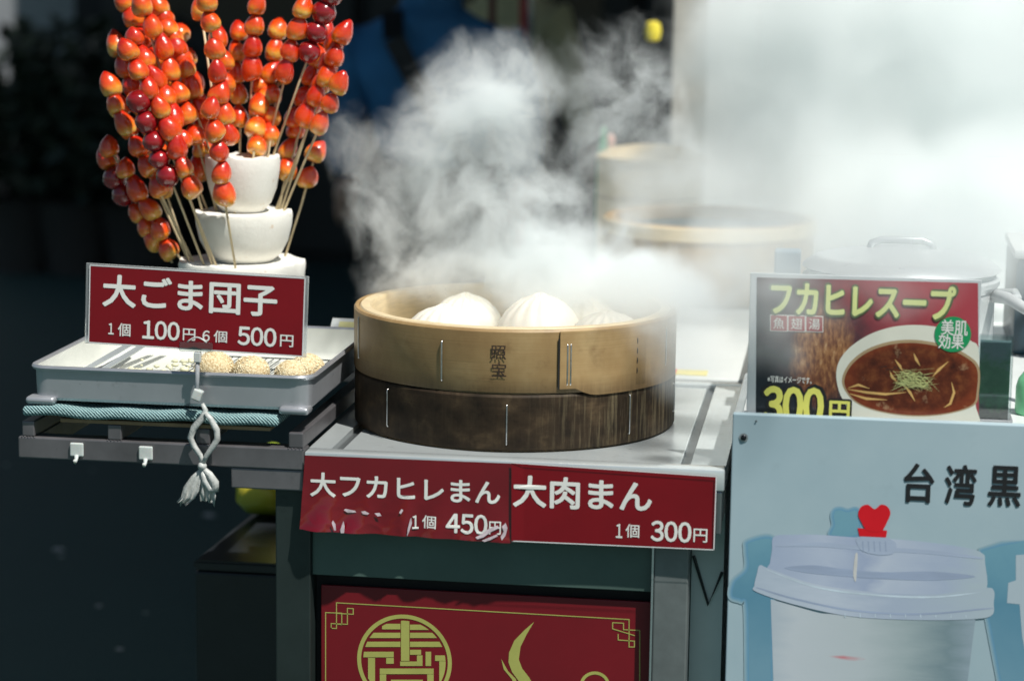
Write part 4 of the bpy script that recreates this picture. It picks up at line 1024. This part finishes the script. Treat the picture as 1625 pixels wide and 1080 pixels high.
for s, px0, px1, py0, py1 in (('台', 1434, 1483, 737, 795), ('湾', 1499, 1550, 739, 799), ('黒', 1568, 1621, 741, 801)):
    (a0_, a1_), (b0_, b1_) = q(px0, py1), q(px1, py0); letters('lettering', s, a0_, b0_, a1_, b1_, YB-.0003, black_ink, bd, .02)
for (px, py, rr) in ((1180, 694, .0038), (1200, 668, .0012)):
    x, z = q(px, py); b = B(); poly(b, oval(x, z, rr*1.5, rr*1.5, 24), YB-.0003); 
    if rr > .002: obj('screw_washer', b, plain('washer_grey', (.4, .43, .45), .35, .6), bd, 'flatkeep')
    else: b.free()
    b = B(); bmesh.ops.create_uvsphere(b, u_segments=12, v_segments=8, radius=rr)
    for v in b.verts: v.co = Vector((v.co.x+x, v.co.y*.5+YB-.0006, v.co.z+z))
    obj('screw', b, plain('screw_dark', (.03, .03, .035), .3, .7), bd, True)

# soup sign behind the board
YQ = .028
ss = empty('soup_sign', (0, YQ, 0), (0, 0, 0), 'laminated soup sign with a photo of a white bowl and yellow 300 yen', 'sign')
def w2(px, py):
    return xz(px, py, YQ)
def sheet(name, pts, mt, lay): return obj(name, poly(B(), [w2(*p) for p in pts], -.0004*lay), mt, ss, 'flatkeep')
def poster_bg():
    a = M('soup_poster_print'); o = a.sep()
    x0_, z1_ = w2(1200, 440); x1_, z0_ = w2(1550, 664)
    u = a.math('DIVIDE', a.math('SUBTRACT', o[0], x0_), x1_-x0_); v = a.math('DIVIDE', a.math('SUBTRACT', o[2], z0_), z1_-z0_)
    n1 = a.noise(22, 5, .6)
    r = a.math('ADD', a.math('ADD', a.math('MULTIPLY', u, .75), a.math('MULTIPLY', v, .42)), a.math('MULTIPLY', a.math('SUBTRACT', n1, .5), .5))
    c = a.ramp(r, [(.2, srgb(34, 38, 46)), (.5, srgb(84, 56, 62)), (.75, srgb(150, 66, 74)), (1, srgb(176, 70, 80))])
    # blurred shark fin on the left of the print
    fx, fz = w2(1306, 560); d = a.math('ADD', a.math('POWER', a.math('ABSOLUTE', a.math('DIVIDE', a.math('SUBTRACT', o[0], fx), .043)), 2), a.math('POWER', a.math('ABSOLUTE', a.math('DIVIDE', a.math('SUBTRACT', o[2], fz), .078)), 2))
    d = a.math('ADD', d, a.math('MULTIPLY', a.math('SUBTRACT', a.noise(30, 4, .6), .5), .9))
    hair = a.noise(1, 5, .6, vec=a.coord((210, 1, 70)))
    gl = a.math('ADD', hair, a.math('MULTIPLY', a.math('SUBTRACT', .42, a.math('ABSOLUTE', a.math('SUBTRACT', v, .48))), .55))
    fc = a.ramp(gl, [(.35, srgb(66, 40, 32)), (.6, srgb(126, 76, 50)), (.78, srgb(184, 130, 84)), (.92, srgb(226, 190, 146))])
    c = a.mix(a.ramp(d, [(.5, (.85, .85, .85)), (1.2, (0, 0, 0))]), c, fc)
    a.col(c).set(Roughness=.25, Coat_Weight=.3, Coat_Roughness=.1); return a.m
obj('laminate', box(B(), w2(1191, 434)[0], w2(1558, 447)[0], .0002, .0022, .0585, w2(1300, 436)[1], .0008), plain('laminate_pouch', (.74, .77, .79), .15, 0, .04, 20, Transmission_Weight=.25), ss)
pbg = poster_bg()
sheet('poster', [(1199, 720), (1554, 720), (1552, 449), (1201, 440)], pbg, .5)
bowl_i = plain('bowl_white_print', srgb(226, 224, 210), .3, 0, .05, 12)
sheet('bowl_picture', smoothp([(1327, 594), (1333, 570), (1352, 548), (1385, 528), (1425, 517), (1468, 516), (1510, 524), (1540, 540), (1553, 555), (1553, 625), (1548, 640), (1540, 690), (1352, 690), (1345, 650), (1332, 622)]), bowl_i, 1.4)
def soup_mat():
    a = M('brown_soup_print'); f = a.noise(60, 6, .65); g = a.noise(14, 4)
    c = a.ramp(f, [(.3, srgb(52, 24, 16)), (.5, srgb(104, 50, 28)), (.72, srgb(150, 88, 48)), (.85, srgb(200, 150, 100))])
    o = a.sep(); cx_, cz_ = w2(1449, 601); ex_ = w2(1550, 601)[0]-cx_; ez_ = w2(1449, 545)[1]-cz_
    e = a.math('ADD', a.math('POWER', a.math('ABSOLUTE', a.math('DIVIDE', a.math('SUBTRACT', o[0], cx_), ex_)), 2), a.math('POWER', a.math('ABSOLUTE', a.math('DIVIDE', a.math('SUBTRACT', o[2], cz_), ez_)), 2))
    c = a.mix(a.math('MULTIPLY', g, .7), c, srgb(78, 30, 22)); c = a.mix(a.ramp(e, [(.7, (0, 0, 0)), (1.0, (.5, .5, .5))]), c, srgb(140, 62, 36))
    c = a.mix(a.ramp(a.noise(26, 5, .7), [(.6, (0, 0, 0)), (.7, (.5, .5, .5))]), c, srgb(206, 170, 130)); a.col(c).set(Roughness=.2); return a.m
soup_pts = smoothp([(1340, 602), (1352, 578), (1378, 558), (1415, 546), (1455, 544), (1500, 552), (1530, 565), (1550, 584), (1550, 620), (1542, 642), (1500, 655), (1450, 658), (1400, 652), (1365, 640), (1346, 622)])
sheet('bowl_inner_print', [(1449+(x-1449)*1.035, 601+(y-601)*1.06-1.5) for x, y in soup_pts], plain('bowl_shade_print', srgb(176, 150, 116), .3, 0, .12, 14), 1.6)
sheet('soup_picture', soup_pts, soup_mat(), 1.8)
def noodles(name, segs, mt, wd, lay):
    b = B()
    for k, s in enumerate(segs): strip(b, [w2(*p) for p in s], wd, -.0004*lay-.00003*k, True)
    obj(name, b, mt, ss, 'flatkeep')
noodles('noodle_print', [[(1345, 617), (1375, 622), (1405, 625), (1438, 622)], [(1348, 624), (1375, 632), (1408, 634)], [(1346, 615), (1362, 610), (1380, 616)], [(1450, 560), (1454, 570), (1460, 580)], [(1505, 573), (1490, 586), (1480, 597)], [(1433, 608), (1444, 622), (1452, 636)], [(1412, 588), (1416, 598), (1424, 606)], [(1510, 606), (1514, 622), (1508, 640), (1498, 646)], [(1420, 570), (1428, 580), (1432, 588)]], plain('noodle_ink', srgb(214, 170, 104), .3, 0, .15, 60), .0035, 2.2)
rg = random.Random(11)
noodles('sprout_print', [[(1450+rg.uniform(-40, 30), 603+rg.uniform(-16, 18)), (1450+rg.uniform(-25, 25), 600+rg.uniform(-12, 16)), (1452+rg.uniform(-36, 40), 600+rg.uniform(-18, 22))] for k in range(46)], plain('sprout_ink', srgb(206, 208, 140), .3, 0, .2, 80), .0012, 2.7)
noodles('herb_print', [[(1398+k*7, 582+(k % 3)*4), (1408+k*7, 580+(k % 2)*5)] for k in range(4)], black_ink, .004, 2.9)
x0_, z0_ = w2(1512, 530); b = B(); poly(b, oval(x0_, z0_, .0225, .0225, 40), -.0013); obj('green_badge', b, green_ink, ss, 'flatkeep')
def wt(name, s, px0, px1, py0, py1, mt, lay, bold, grow=0, slope=0, shear=0):
    (a_, c_), (b_, d_) = w2(px0, py1), w2(px1, py0); letters(name, s, a_, b_, c_, d_, -.0004*lay, mt, ss, bold, shear, slope, grow)
wt('badge_lettering', '美肌', 1493, 1536, 508, 531, white_ink, 3.8, .012); wt('badge_lettering', '効果', 1489, 1530, 530, 552, white_ink, 3.8, .012)
olive = plain('olive_outline_ink', srgb(88, 104, 66), .4)
title = plain('pale_yellow_green_ink', srgb(220, 226, 150), .4, 0, .04)
wt('title_outline', 'フカヒレスープ', 1224, 1516, 456, 496, olive, 3.0, .075, .0014)
wt('title_lettering', 'フカヒレスープ', 1224, 1516, 456, 496, title, 3.6, .035)
boxr = plain('brick_red_ink', srgb(168, 72, 76), .4)
for k, s in enumerate('魚翅湯'):
    xa = 1222+k*28.2; sheet('character_frame', [(xa, 498.5+k*.9), (xa+28, 499.4+k*.9), (xa+28, 526+k*.5), (xa, 525+k*.5)], white_ink, 2.0)
    sheet('character_box', [(xa+1.3, 500+k*.9), (xa+26.8, 500.8+k*.9), (xa+26.8, 524.6+k*.5), (xa+1.3, 523.8+k*.5)], boxr, 2.6)
    wt('character', s, xa+5, xa+23, 504+k*.8, 521+k*.6, white_ink, 3.2, .006)
wt('fine_print', '※写真はイメージです。', 1218, 1288, 598, 606, white_ink, 2.4, .012)
wt('price_outline', '300', 1212, 1306, 617, 668, black_ink, 2.6, .10, .0018); wt('price', '300', 1212, 1306, 617, 668, yellow_ink, 3.2, .045)
wt('price_outline', '円', 1316, 1348, 637, 668, black_ink, 2.6, .08, .0012); wt('price', '円', 1316, 1348, 637, 668, yellow_ink, 3.2, .03)

# steel pot with lid, behind the sign
PX, PY, PR = at(1430, 420, 'y', .40).x, .40, .1315
zr = at(1592, 425, 'y', PY).z
pot = empty('soup_pot', (PX, PY, .0582), label='large steel soup pot with a domed lid veiled by steam behind the sign', cat='pot')
hz = zr-.0582
obj('body', lathe(B(), [(PR*.9, 0), (PR*.98, .004), (PR, .015), (PR, hz-.03), (PR+.006, hz-.022), (PR+.006, hz-.016), (PR, hz-.012), (PR, hz-.006), (PR-.004, hz-.006), (PR-.006, .01), (0, .008)], 72), steel('pot_steel', (.72, .75, .76), .3, (2, 2, 10), .08, .45), pot, .6)
obj('lid', lathe(B(), [(PR+.004, hz-.0055), (PR+.007, hz-.003), (PR+.004, hz+.001), (PR*.93, hz+.010), (PR*.86, hz+.013), (PR*.80, hz+.012), (PR*.45, hz+.022), (PR*.2, hz+.026), (0, hz+.027)], 72), bpy.data.materials['pot_steel'], pot, .7)
b = B(); tube(b, [(-.045, 0, hz+.018), (-.042, 0, hz+.030), (-.028, 0, hz+.035), (.028, 0, hz+.035), (.042, 0, hz+.030), (.045, 0, hz+.018)], .0055, 10); obj('lid_handle', b, bpy.data.materials['pot_steel'], pot, True)
for s in (1, -1):
    b = B(); tube(b, [(s*PR, -.03, hz-.04), (s*(PR+.03), -.03, hz-.038), (s*(PR+.03), .03, hz-.038), (s*PR, .03, hz-.04)], .006, 8); obj('side_handle', b, bpy.data.materials['pot_steel'], pot, True)
c = at(1250, 415, 'y', .52); b = B(); box(b, -.019, .019, 0, .04, 0, c.z+.018-.0585, .003)
o = obj('napkin_box', b, plain('blue_grey_plastic', srgb(120, 138, 150), .4), None, None, (c.x, .50, .0584)); tag(o, 'small blue grey napkin box beside the pot lid', 'box')
# clear menu stand with green packet, bottle, dark machine at the edge
c = at(1580, 600, 'y', .10)
ms = empty('menu_stand', (c.x, .10, .0583), label='clear acrylic menu stand holding a green leaflet beside the soup sign', cat='stand')
hz2 = at(1580, 533, 'y', .10).z-.0583
obj('plate', box(B(), -.024, .021, 0, .002, 0, hz2, .0008), clear_plastic, ms); obj('plate', box(B(), -.024, .021, .012, .014, 0, hz2, .0008), clear_plastic, ms)
lf = M('green_leaflet'); f_ = lf.noise(40, 5, .65); _z = lf.math('ADD', lf.math('MULTIPLY', lf.sep()[2], 7.5), lf.math('MULTIPLY', lf.math('SUBTRACT', f_, .5), .8)); lf.col(lf.ramp(_z, [(.05, srgb(36, 60, 60)), (.2, srgb(40, 128, 76)), (.5, srgb(84, 160, 110)), (.7, srgb(150, 178, 184))])).set(Roughness=.3)
obj('leaflet', box(B(), -.021, .018, .0035, .0045, .002, hz2-.006), lf.m, ms)
obj('foot', box(B(), -.026, .024, -.004, .05, -.0002+.0003, .0025), bpy.data.materials['clear_stem'], ms)
c = at(1628, 640, 'y', .16)
bt = empty('syrup_bottle', (c.x+.006, .16, .0583), label='mint green syrup bottle at the edge behind the board', cat='bottle')
hb = at(1620, 585, 'y', .16).z-.0583
obj('body', lathe(B(), [(.018, 0), (.02, .004), (.02, hb*.62), (.017, hb*.8), (.008, hb)], 28), plain('mint_plastic', srgb(120, 200, 150), .35), bt, .6)
obj('cap', lathe(B(), [(.0095, hb+.0004), (.0095, hb+.014), (.004, hb+.02), (0, hb+.02)], 20), white_paint, bt, .6)
c = at(1612, 520, 'y', .62)
mc = empty('warmer_machine', (c.x, .62, .0584), label='dark blue grey warmer machine with a white lid at the picture edge', cat='machine')
h3 = at(1612, 400, 'y', .62).z-.0584
obj('body', box(B(), -.005, .22, 0, .22, 0, h3-.01, .008), plain('machine_dark', srgb(36, 62, 74), .3), mc, .6)
obj('lid', box(B(), -.008, .224, -.004, .224, h3-.0095, h3+.004, .004), white_paint, mc, .6)
b = B(); tube(b, [(.03, -.012, h3*.25), (.03, -.03, h3*.3), (.03, -.03, h3*.65), (.03, -.012, h3*.7)], .006, 8); obj('door_handle', b, bright_steel, mc, True)
c = at(1606, 480, 'y', .30)
ld = B(); tube(ld, [(c.x-.03, .40, zr-.038), (c.x-.005, .31, zr-.030), (c.x+.06, .20, zr-.055)], [.010, .0085, .0075], 10)
o = obj('ladle_handle', ld, plain('ladle_grey_white', (.5, .52, .53), .4), None, True); o.name = 'white_ladle'; tag(o, 'white ladle handle resting against the pot side', 'ladle')

# ------------------------------------------------------------------ white table and steamers behind
tb = empty('back_table', (0, 0, 0), label='white work table behind the cart under the rear steamers', cat='table')
obj('table_top', box(B(), -.02, 1.4, .975, 2.2, -.03, 0, .003), white_paint, tb)
obj('table_top', box(B(), .2, .554, .635, .972, -.03, .002, .003), white_paint, tb)
for x in (0.0, 1.3):
    for y in (1.0, 2.1): obj('leg', box(B(), x, x+.05, y, y+.05, GZ, -.0305), white_paint, tb)
for x in (.22, .5): obj('leg', box(B(), x, x+.04, .66, .7, GZ, -.0305), white_paint, tb)
obj('apron', box(B(), .0, 1.38, .985, 1.0, -.12, -.0305), plain('table_apron', srgb(110, 132, 140), .4), tb)
c = at(1092, 591, 'z', .0025)
lbm = B(); box(lbm, -.035, .030, -.02, .02, 0, .0012)
lbo = empty('price_label', (c.x, c.y, .0023), label='small yellow and red label lying on the white table', cat='label')
obj('card', lbm, plain('label_yellow_ink', srgb(226, 214, 130), .5), lbo); obj('red_end', box(B(), -.034, -.018, -.018, .018, .0014, .0018), heart_red, lbo)
BY = 1.55; c = at(1126, 343, 'y', BY)
rs = empty('rear_steamer', (c.x, BY, 0), label='wide open bamboo steamer with dark inside behind the front steamers', cat='steamer')
hr = c.z
obj('band', lathe(B(), [(.196, .0005), (.2, .002), (.2, hr-.002), (.198, hr), (.184, hr), (.182, hr-.003), (.182, .02), (.19, .0005)], 90, (0, 0), None, True), bamboo_light, rs, .5)
obj('rim', lathe(B(), [(.2005, hr-.028), (.204, hr-.026), (.204, hr-.004), (.2005, hr-.002)], 90, (0, 0), None, True), rim_wood, rs, .5)
obj('floor', lathe(B(), [(0, hr-.03), (.18, hr-.03), (.18, hr-.024), (0, hr-.024)], 60), plain('wet_cloth_dark', srgb(70, 84, 88), .7, 0, .5, 40, .004), rs, .6)
c = at(1029, 330, 'y', 1.95); ztop = at(1029, 262, 'y', 1.86).z
stk = empty('steamer_stack', (c.x, 1.95, 0), label='narrow covered bamboo steamer stack with pale lid at the back', cat='steamer')
R = .108
for k in range(3):
    z0 = .0005+k*ztop/3; obj('basket', lathe(B(), [(R-.012, z0), (R, z0+.002), (R, z0+ztop/3-.004), (R-.003, z0+ztop/3-.001), (R-.012, z0+ztop/3-.001)], 60, (0, 0), None, True), rim_wood, stk, .5)
obj('lid', lathe(B(), [(R+.003, ztop), (R+.004, ztop+.012), (R*.8, ztop+.026), (R*.4, ztop+.033), (0, ztop+.034)], 60), rim_wood, stk, .6)
for px, col_, nm, lb, cap in ((957, srgb(20, 130, 80), 'sauce_bottle', 'green glass bottle standing behind the steamer stack', srgb(24, 120, 70)), (969, srgb(190, 150, 130), 'sauce_bottle', 'squat peach coloured squeeze bottle with a pointed nozzle', srgb(196, 140, 120))):
    c = at(px, 240, 'y', 2.12); zt2 = at(px, 200 if px < 960 else 212, 'y', 2.12).z
    r = empty(nm, (c.x, 2.12, 0), label=lb, cat='bottle'); rr = .016 if px < 960 else .02
    obj('body', lathe(B(), [(rr, .0005), (rr, zt2*.78), (rr*.6, zt2*.86), (rr*.4, zt2*.93)], 24), plain('bottle_'+('green' if px < 960 else 'peach'), col_, .2), r, .6)
    obj('cap', lathe(B(), [(rr*.5, zt2*.931), (rr*.45, zt2*.97), (rr*.15, zt2), (0, zt2)], 16), plain('cap_'+('green' if px < 960 else 'peach'), cap, .3), r, .6)
# yellow lantern tag hanging on the post
c = at(1036, 50, 'y', 2.2)
ln = empty('paper_lantern', (c.x, 2.2, c.z), label='small yellow paper lantern hanging beside the pale post', cat='lantern')
obj('shade', lathe(B(), [(.006, -.022), (.015, -.018), (.019, 0), (.015, .018), (.006, .022)], 20), plain('yellow_paper', srgb(225, 205, 60), .6), ln, .8)
b = B(); tube(b, [(0, 0, .022), (.005, .0, .3), (.03, .06, .9)], .001, 5); obj('cord', b, black_gap, ln)

# ------------------------------------------------------------------ steam
def steam(name, lo, hi, vox, blobs, K, albedo, seed, nscale, warp, lab, soft=0.0):
    me = bpy.data.meshes.new(name); o = link(bpy.data.objects.new(name, me)); o['kind'] = 'stuff'; o['label'] = lab
    mt = bpy.data.materials.new(name+'_vapour'); mt.use_nodes = True; t = mt.node_tree
    t.nodes.remove(t.nodes['Principled BSDF'])
    pv = t.nodes.new('ShaderNodeVolumePrincipled'); pv.inputs['Color'].default_value = (*albedo, 1); pv.inputs['Density'].default_value = 1.0; pv.inputs['Anisotropy'].default_value = -.15
    pv.inputs['Density Attribute'].default_value = 'density'
    t.links.new(pv.outputs[0], t.nodes['Material Output'].inputs['Volume'])
    me.materials.append(mt)
    g = bpy.data.node_groups.new(name+'_field', 'GeometryNodeTree')
    g.interface.new_socket('Geometry', in_out='INPUT', socket_type='NodeSocketGeometry'); g.interface.new_socket('Geometry', in_out='OUTPUT', socket_type='NodeSocketGeometry')
    N = g.nodes.new; L = g.links.new
    out = N('NodeGroupOutput')
    pos = N('GeometryNodeInputPosition').outputs[0]
    def vm(op, a, b=None):
        n = N('ShaderNodeVectorMath'); n.operation = op
        for k, v in ((0, a), (1, b)):
            if v is None: continue
            if isinstance(v, (tuple, Vector)): n.inputs[k].default_value = v
            else: L(v, n.inputs[k])
        return n
    def mm(op, a, b=0.0, c=0.0, clamp=False):
        n = N('ShaderNodeMath'); n.operation = op; n.use_clamp = clamp
        for k, v in ((0, a), (1, b), (2, c)):
            if isinstance(v, (int, float)): n.inputs[k].default_value = v
            else: L(v, n.inputs[k])
        return n.outputs[0]
    def noise(vec, sc, det, rough, dist=0):
        n = N('ShaderNodeTexNoise'); n.inputs['Scale'].default_value = sc; n.inputs['Detail'].default_value = det; n.inputs['Roughness'].default_value = rough; n.inputs['Distortion'].default_value = dist
        L(vec, n.inputs['Vector']); return n
    p0 = vm('ADD', pos, (seed*3.1, seed*1.7, seed*.9)).outputs[0]
    w1 = noise(p0, 7, 1, .5).outputs['Color']
    d1 = vm('MULTIPLY', vm('SUBTRACT', w1, (.5, .5, .5)).outputs[0], (warp, warp, warp)).outputs[0]
    p1 = vm('ADD', pos, d1).outputs[0]
    w2_ = noise(vm('ADD', p0, d1).outputs[0], 24, 1, .5).outputs['Color']
    d2 = vm('MULTIPLY', vm('SUBTRACT', w2_, (.5, .5, .5)).outputs[0], (warp*.42,)*3).outputs[0]
    p2 = vm('ADD', p1, d2).outputs[0]
    acc = None
    for c, r, a in blobs:
        dv = vm('MULTIPLY', vm('SUBTRACT', p2, Vector(c)).outputs[0], (1/r[0], 1/r[1], 1/r[2])).outputs[0]
        d2_ = vm('DOT_PRODUCT', dv, dv).outputs['Value']
        f = mm('SUBTRACT', 1.0, d2_, clamp=True); f = mm('MULTIPLY', mm('MULTIPLY', f, f), a)
        acc = f if acc is None else mm('ADD', acc, f)
    q2 = vm('ADD', vm('ADD', p0, d1).outputs[0], d2).outputs[0]
    w3 = noise(q2, nscale*2.2, 1, .5).outputs['Color']
    d3 = vm('MULTIPLY', vm('SUBTRACT', w3, (.5, .5, .5)).outputs[0], (1.1/nscale,)*3).outputs[0]
    q2 = vm('ADD', q2, d3).outputs[0]
    n = noise(q2, nscale, 7, .66).outputs['Fac']
    # erode with the noise: dense hearts stay whole, thin edges break into wisps
    e = mm('SUBTRACT', mm('MULTIPLY', n, 4.0), 1.55)
    dens = mm('MULTIPLY', mm('MINIMUM', acc, 1.6), mm('ADD', mm('MAXIMUM', e, 0.0), mm('MULTIPLY', mm('MULTIPLY', acc, acc), .22)))
    if soft: dens = mm('MULTIPLY', mm('MINIMUM', acc, 1.5), mm('ADD', mm('MULTIPLY', mm('SUBTRACT', n, .5), 1.0-soft), mm('ADD', .5, mm('MULTIPLY', acc, .25))))
    dens = mm('SUBTRACT', dens, .035); dens = mm('MULTIPLY', mm('MAXIMUM', dens, 0.0), K)
    vc = N('GeometryNodeVolumeCube'); L(dens, vc.inputs['Density'])
    vc.inputs['Min'].default_value = lo; vc.inputs['Max'].default_value = hi
    for k, nm in enumerate(('Resolution X', 'Resolution Y', 'Resolution Z')): vc.inputs[nm].default_value = max(8, int((hi[k]-lo[k])/vox))
    sm = N('GeometryNodeSetMaterial'); sm.inputs['Material'].default_value = mt
    L(vc.outputs[0], sm.inputs[0]); L(sm.outputs[0], out.inputs[0])
    md = o.modifiers.new('vapour', 'NODES'); md.node_group = g
    return o
def bl(px, py, y, rx, rz, ry, a):
    c = at(px, py, 'y', y); k = (c-EYE).dot(fw)/F_PX
    return (c, (rx*k*1.25, ry, rz*k*1.25), a)
front = [
 bl(800, 470, .32, 200, 44, .18, .30), bl(960, 450, .36, 170, 60, .16, .6), bl(1090, 455, .42, 120, 70, .15, .55),
 bl(640, 440, .36, 80, 50, .12, .6), bl(740, 430, .38, 110, 60, .14, .7), bl(870, 415, .40, 130, 66, .15, .95), bl(1010, 435, .44, 120, 46, .13, .8),
 bl(600, 345, .36, 66, 84, .09, .55), bl(566, 235, .37, 56, 80, .08, .42), bl(690, 330, .38, 95, 90, .11, .62), bl(800, 320, .40, 95, 80, .12, .75),
 bl(690, 235, .38, 90, 80, .10, .85), bl(735, 150, .39, 95, 88, .10, .95), bl(820, 140, .41, 78, 78, .09, .8), bl(800, 220, .41, 90, 70, .10, .85), bl(890, 310, .44, 70, 70, .10, .55),
 bl(940, 130, .48, 80, 90, .08, .36), bl(1010, 90, .52, 70, 90, .08, .36), bl(950, 225, .48, 80, 70, .08, .42), bl(1040, 190, .5, 70, 90, .08, .5),
 bl(1030, 495, .1, 120, 60, .06, .42), bl(970, 370, .50, 90, 50, .08, .6), bl(1040, 270, .55, 110, 70, .08, .34),
]
veil = [bl(940, 470, .29, 190, 46, .16, .5), bl(1030, 480, .20, 130, 70, .14, .6), bl(1090, 560, .10, 90, 90, .08, .3), bl(1400, 400, .14, 260, 110, .10, .55), bl(1190, 430, .22, 130, 120, .10, .6), bl(1560, 390, .15, 150, 100, .08, .45), bl(1230, 490, -.03, 110, 110, .045, .75), bl(1400, 450, -.02, 190, 60, .04, .34), bl(1100, 540, .12, 90, 80, .08, .25)]
back = [bl(1130, 260, 1.95, 70, 130, .2, .6), bl(1230, 160, 1.8, 150, 200, .3, 1.0), bl(1400, 150, 1.7, 220, 220, .35, 1.0), bl(1560, 180, 1.7, 170, 240, .35, 1.0),
        bl(1400, 330, 1.35, 200, 150, .3, 1.0), bl(1570, 330, 1.35, 170, 150, .3, .9), bl(1220, 300, 1.9, 120, 90, .2, .5), bl(1030, 290, 1.75, 110, 80, .1, .35), bl(1240, 260, 1.55, 160, 160, .25, .6), bl(1150, 40, 1.8, 80, 110, .2, .8), bl(1350, 10, 1.7, 260, 120, .3, .9), bl(1600, 40, 1.7, 160, 160, .3, .9), bl(1150, 400, 1.15, 190, 50, .1, .9), bl(1120, 310, 1.2, 190, 110, .12, .62), bl(1040, 290, 1.65, 140, 90, .1, .6)]
steam('rising_steam', (-.36, -.02, -.01), (.80, .70, .62), .0034, front, 34, (.95, .975, .98), 1.0, 21, .11, 'white steam billowing up from the open bamboo steamer')
steam('steam_veil', (.0, -.09, .0), (1.15, .42, .45), .006, veil, 32, (.94, .968, .972), 2.0, 7, .10, 'thin veil of steam drifting over the soup sign and the pot', .5)
steam('steam_bank', (.0, .72, -.01), (1.6, 2.27, 1.0), .013, back, 13, (.95, .975, .975), 4.0, 7, .20, 'thick bank of white steam over the rear steamers', .35)
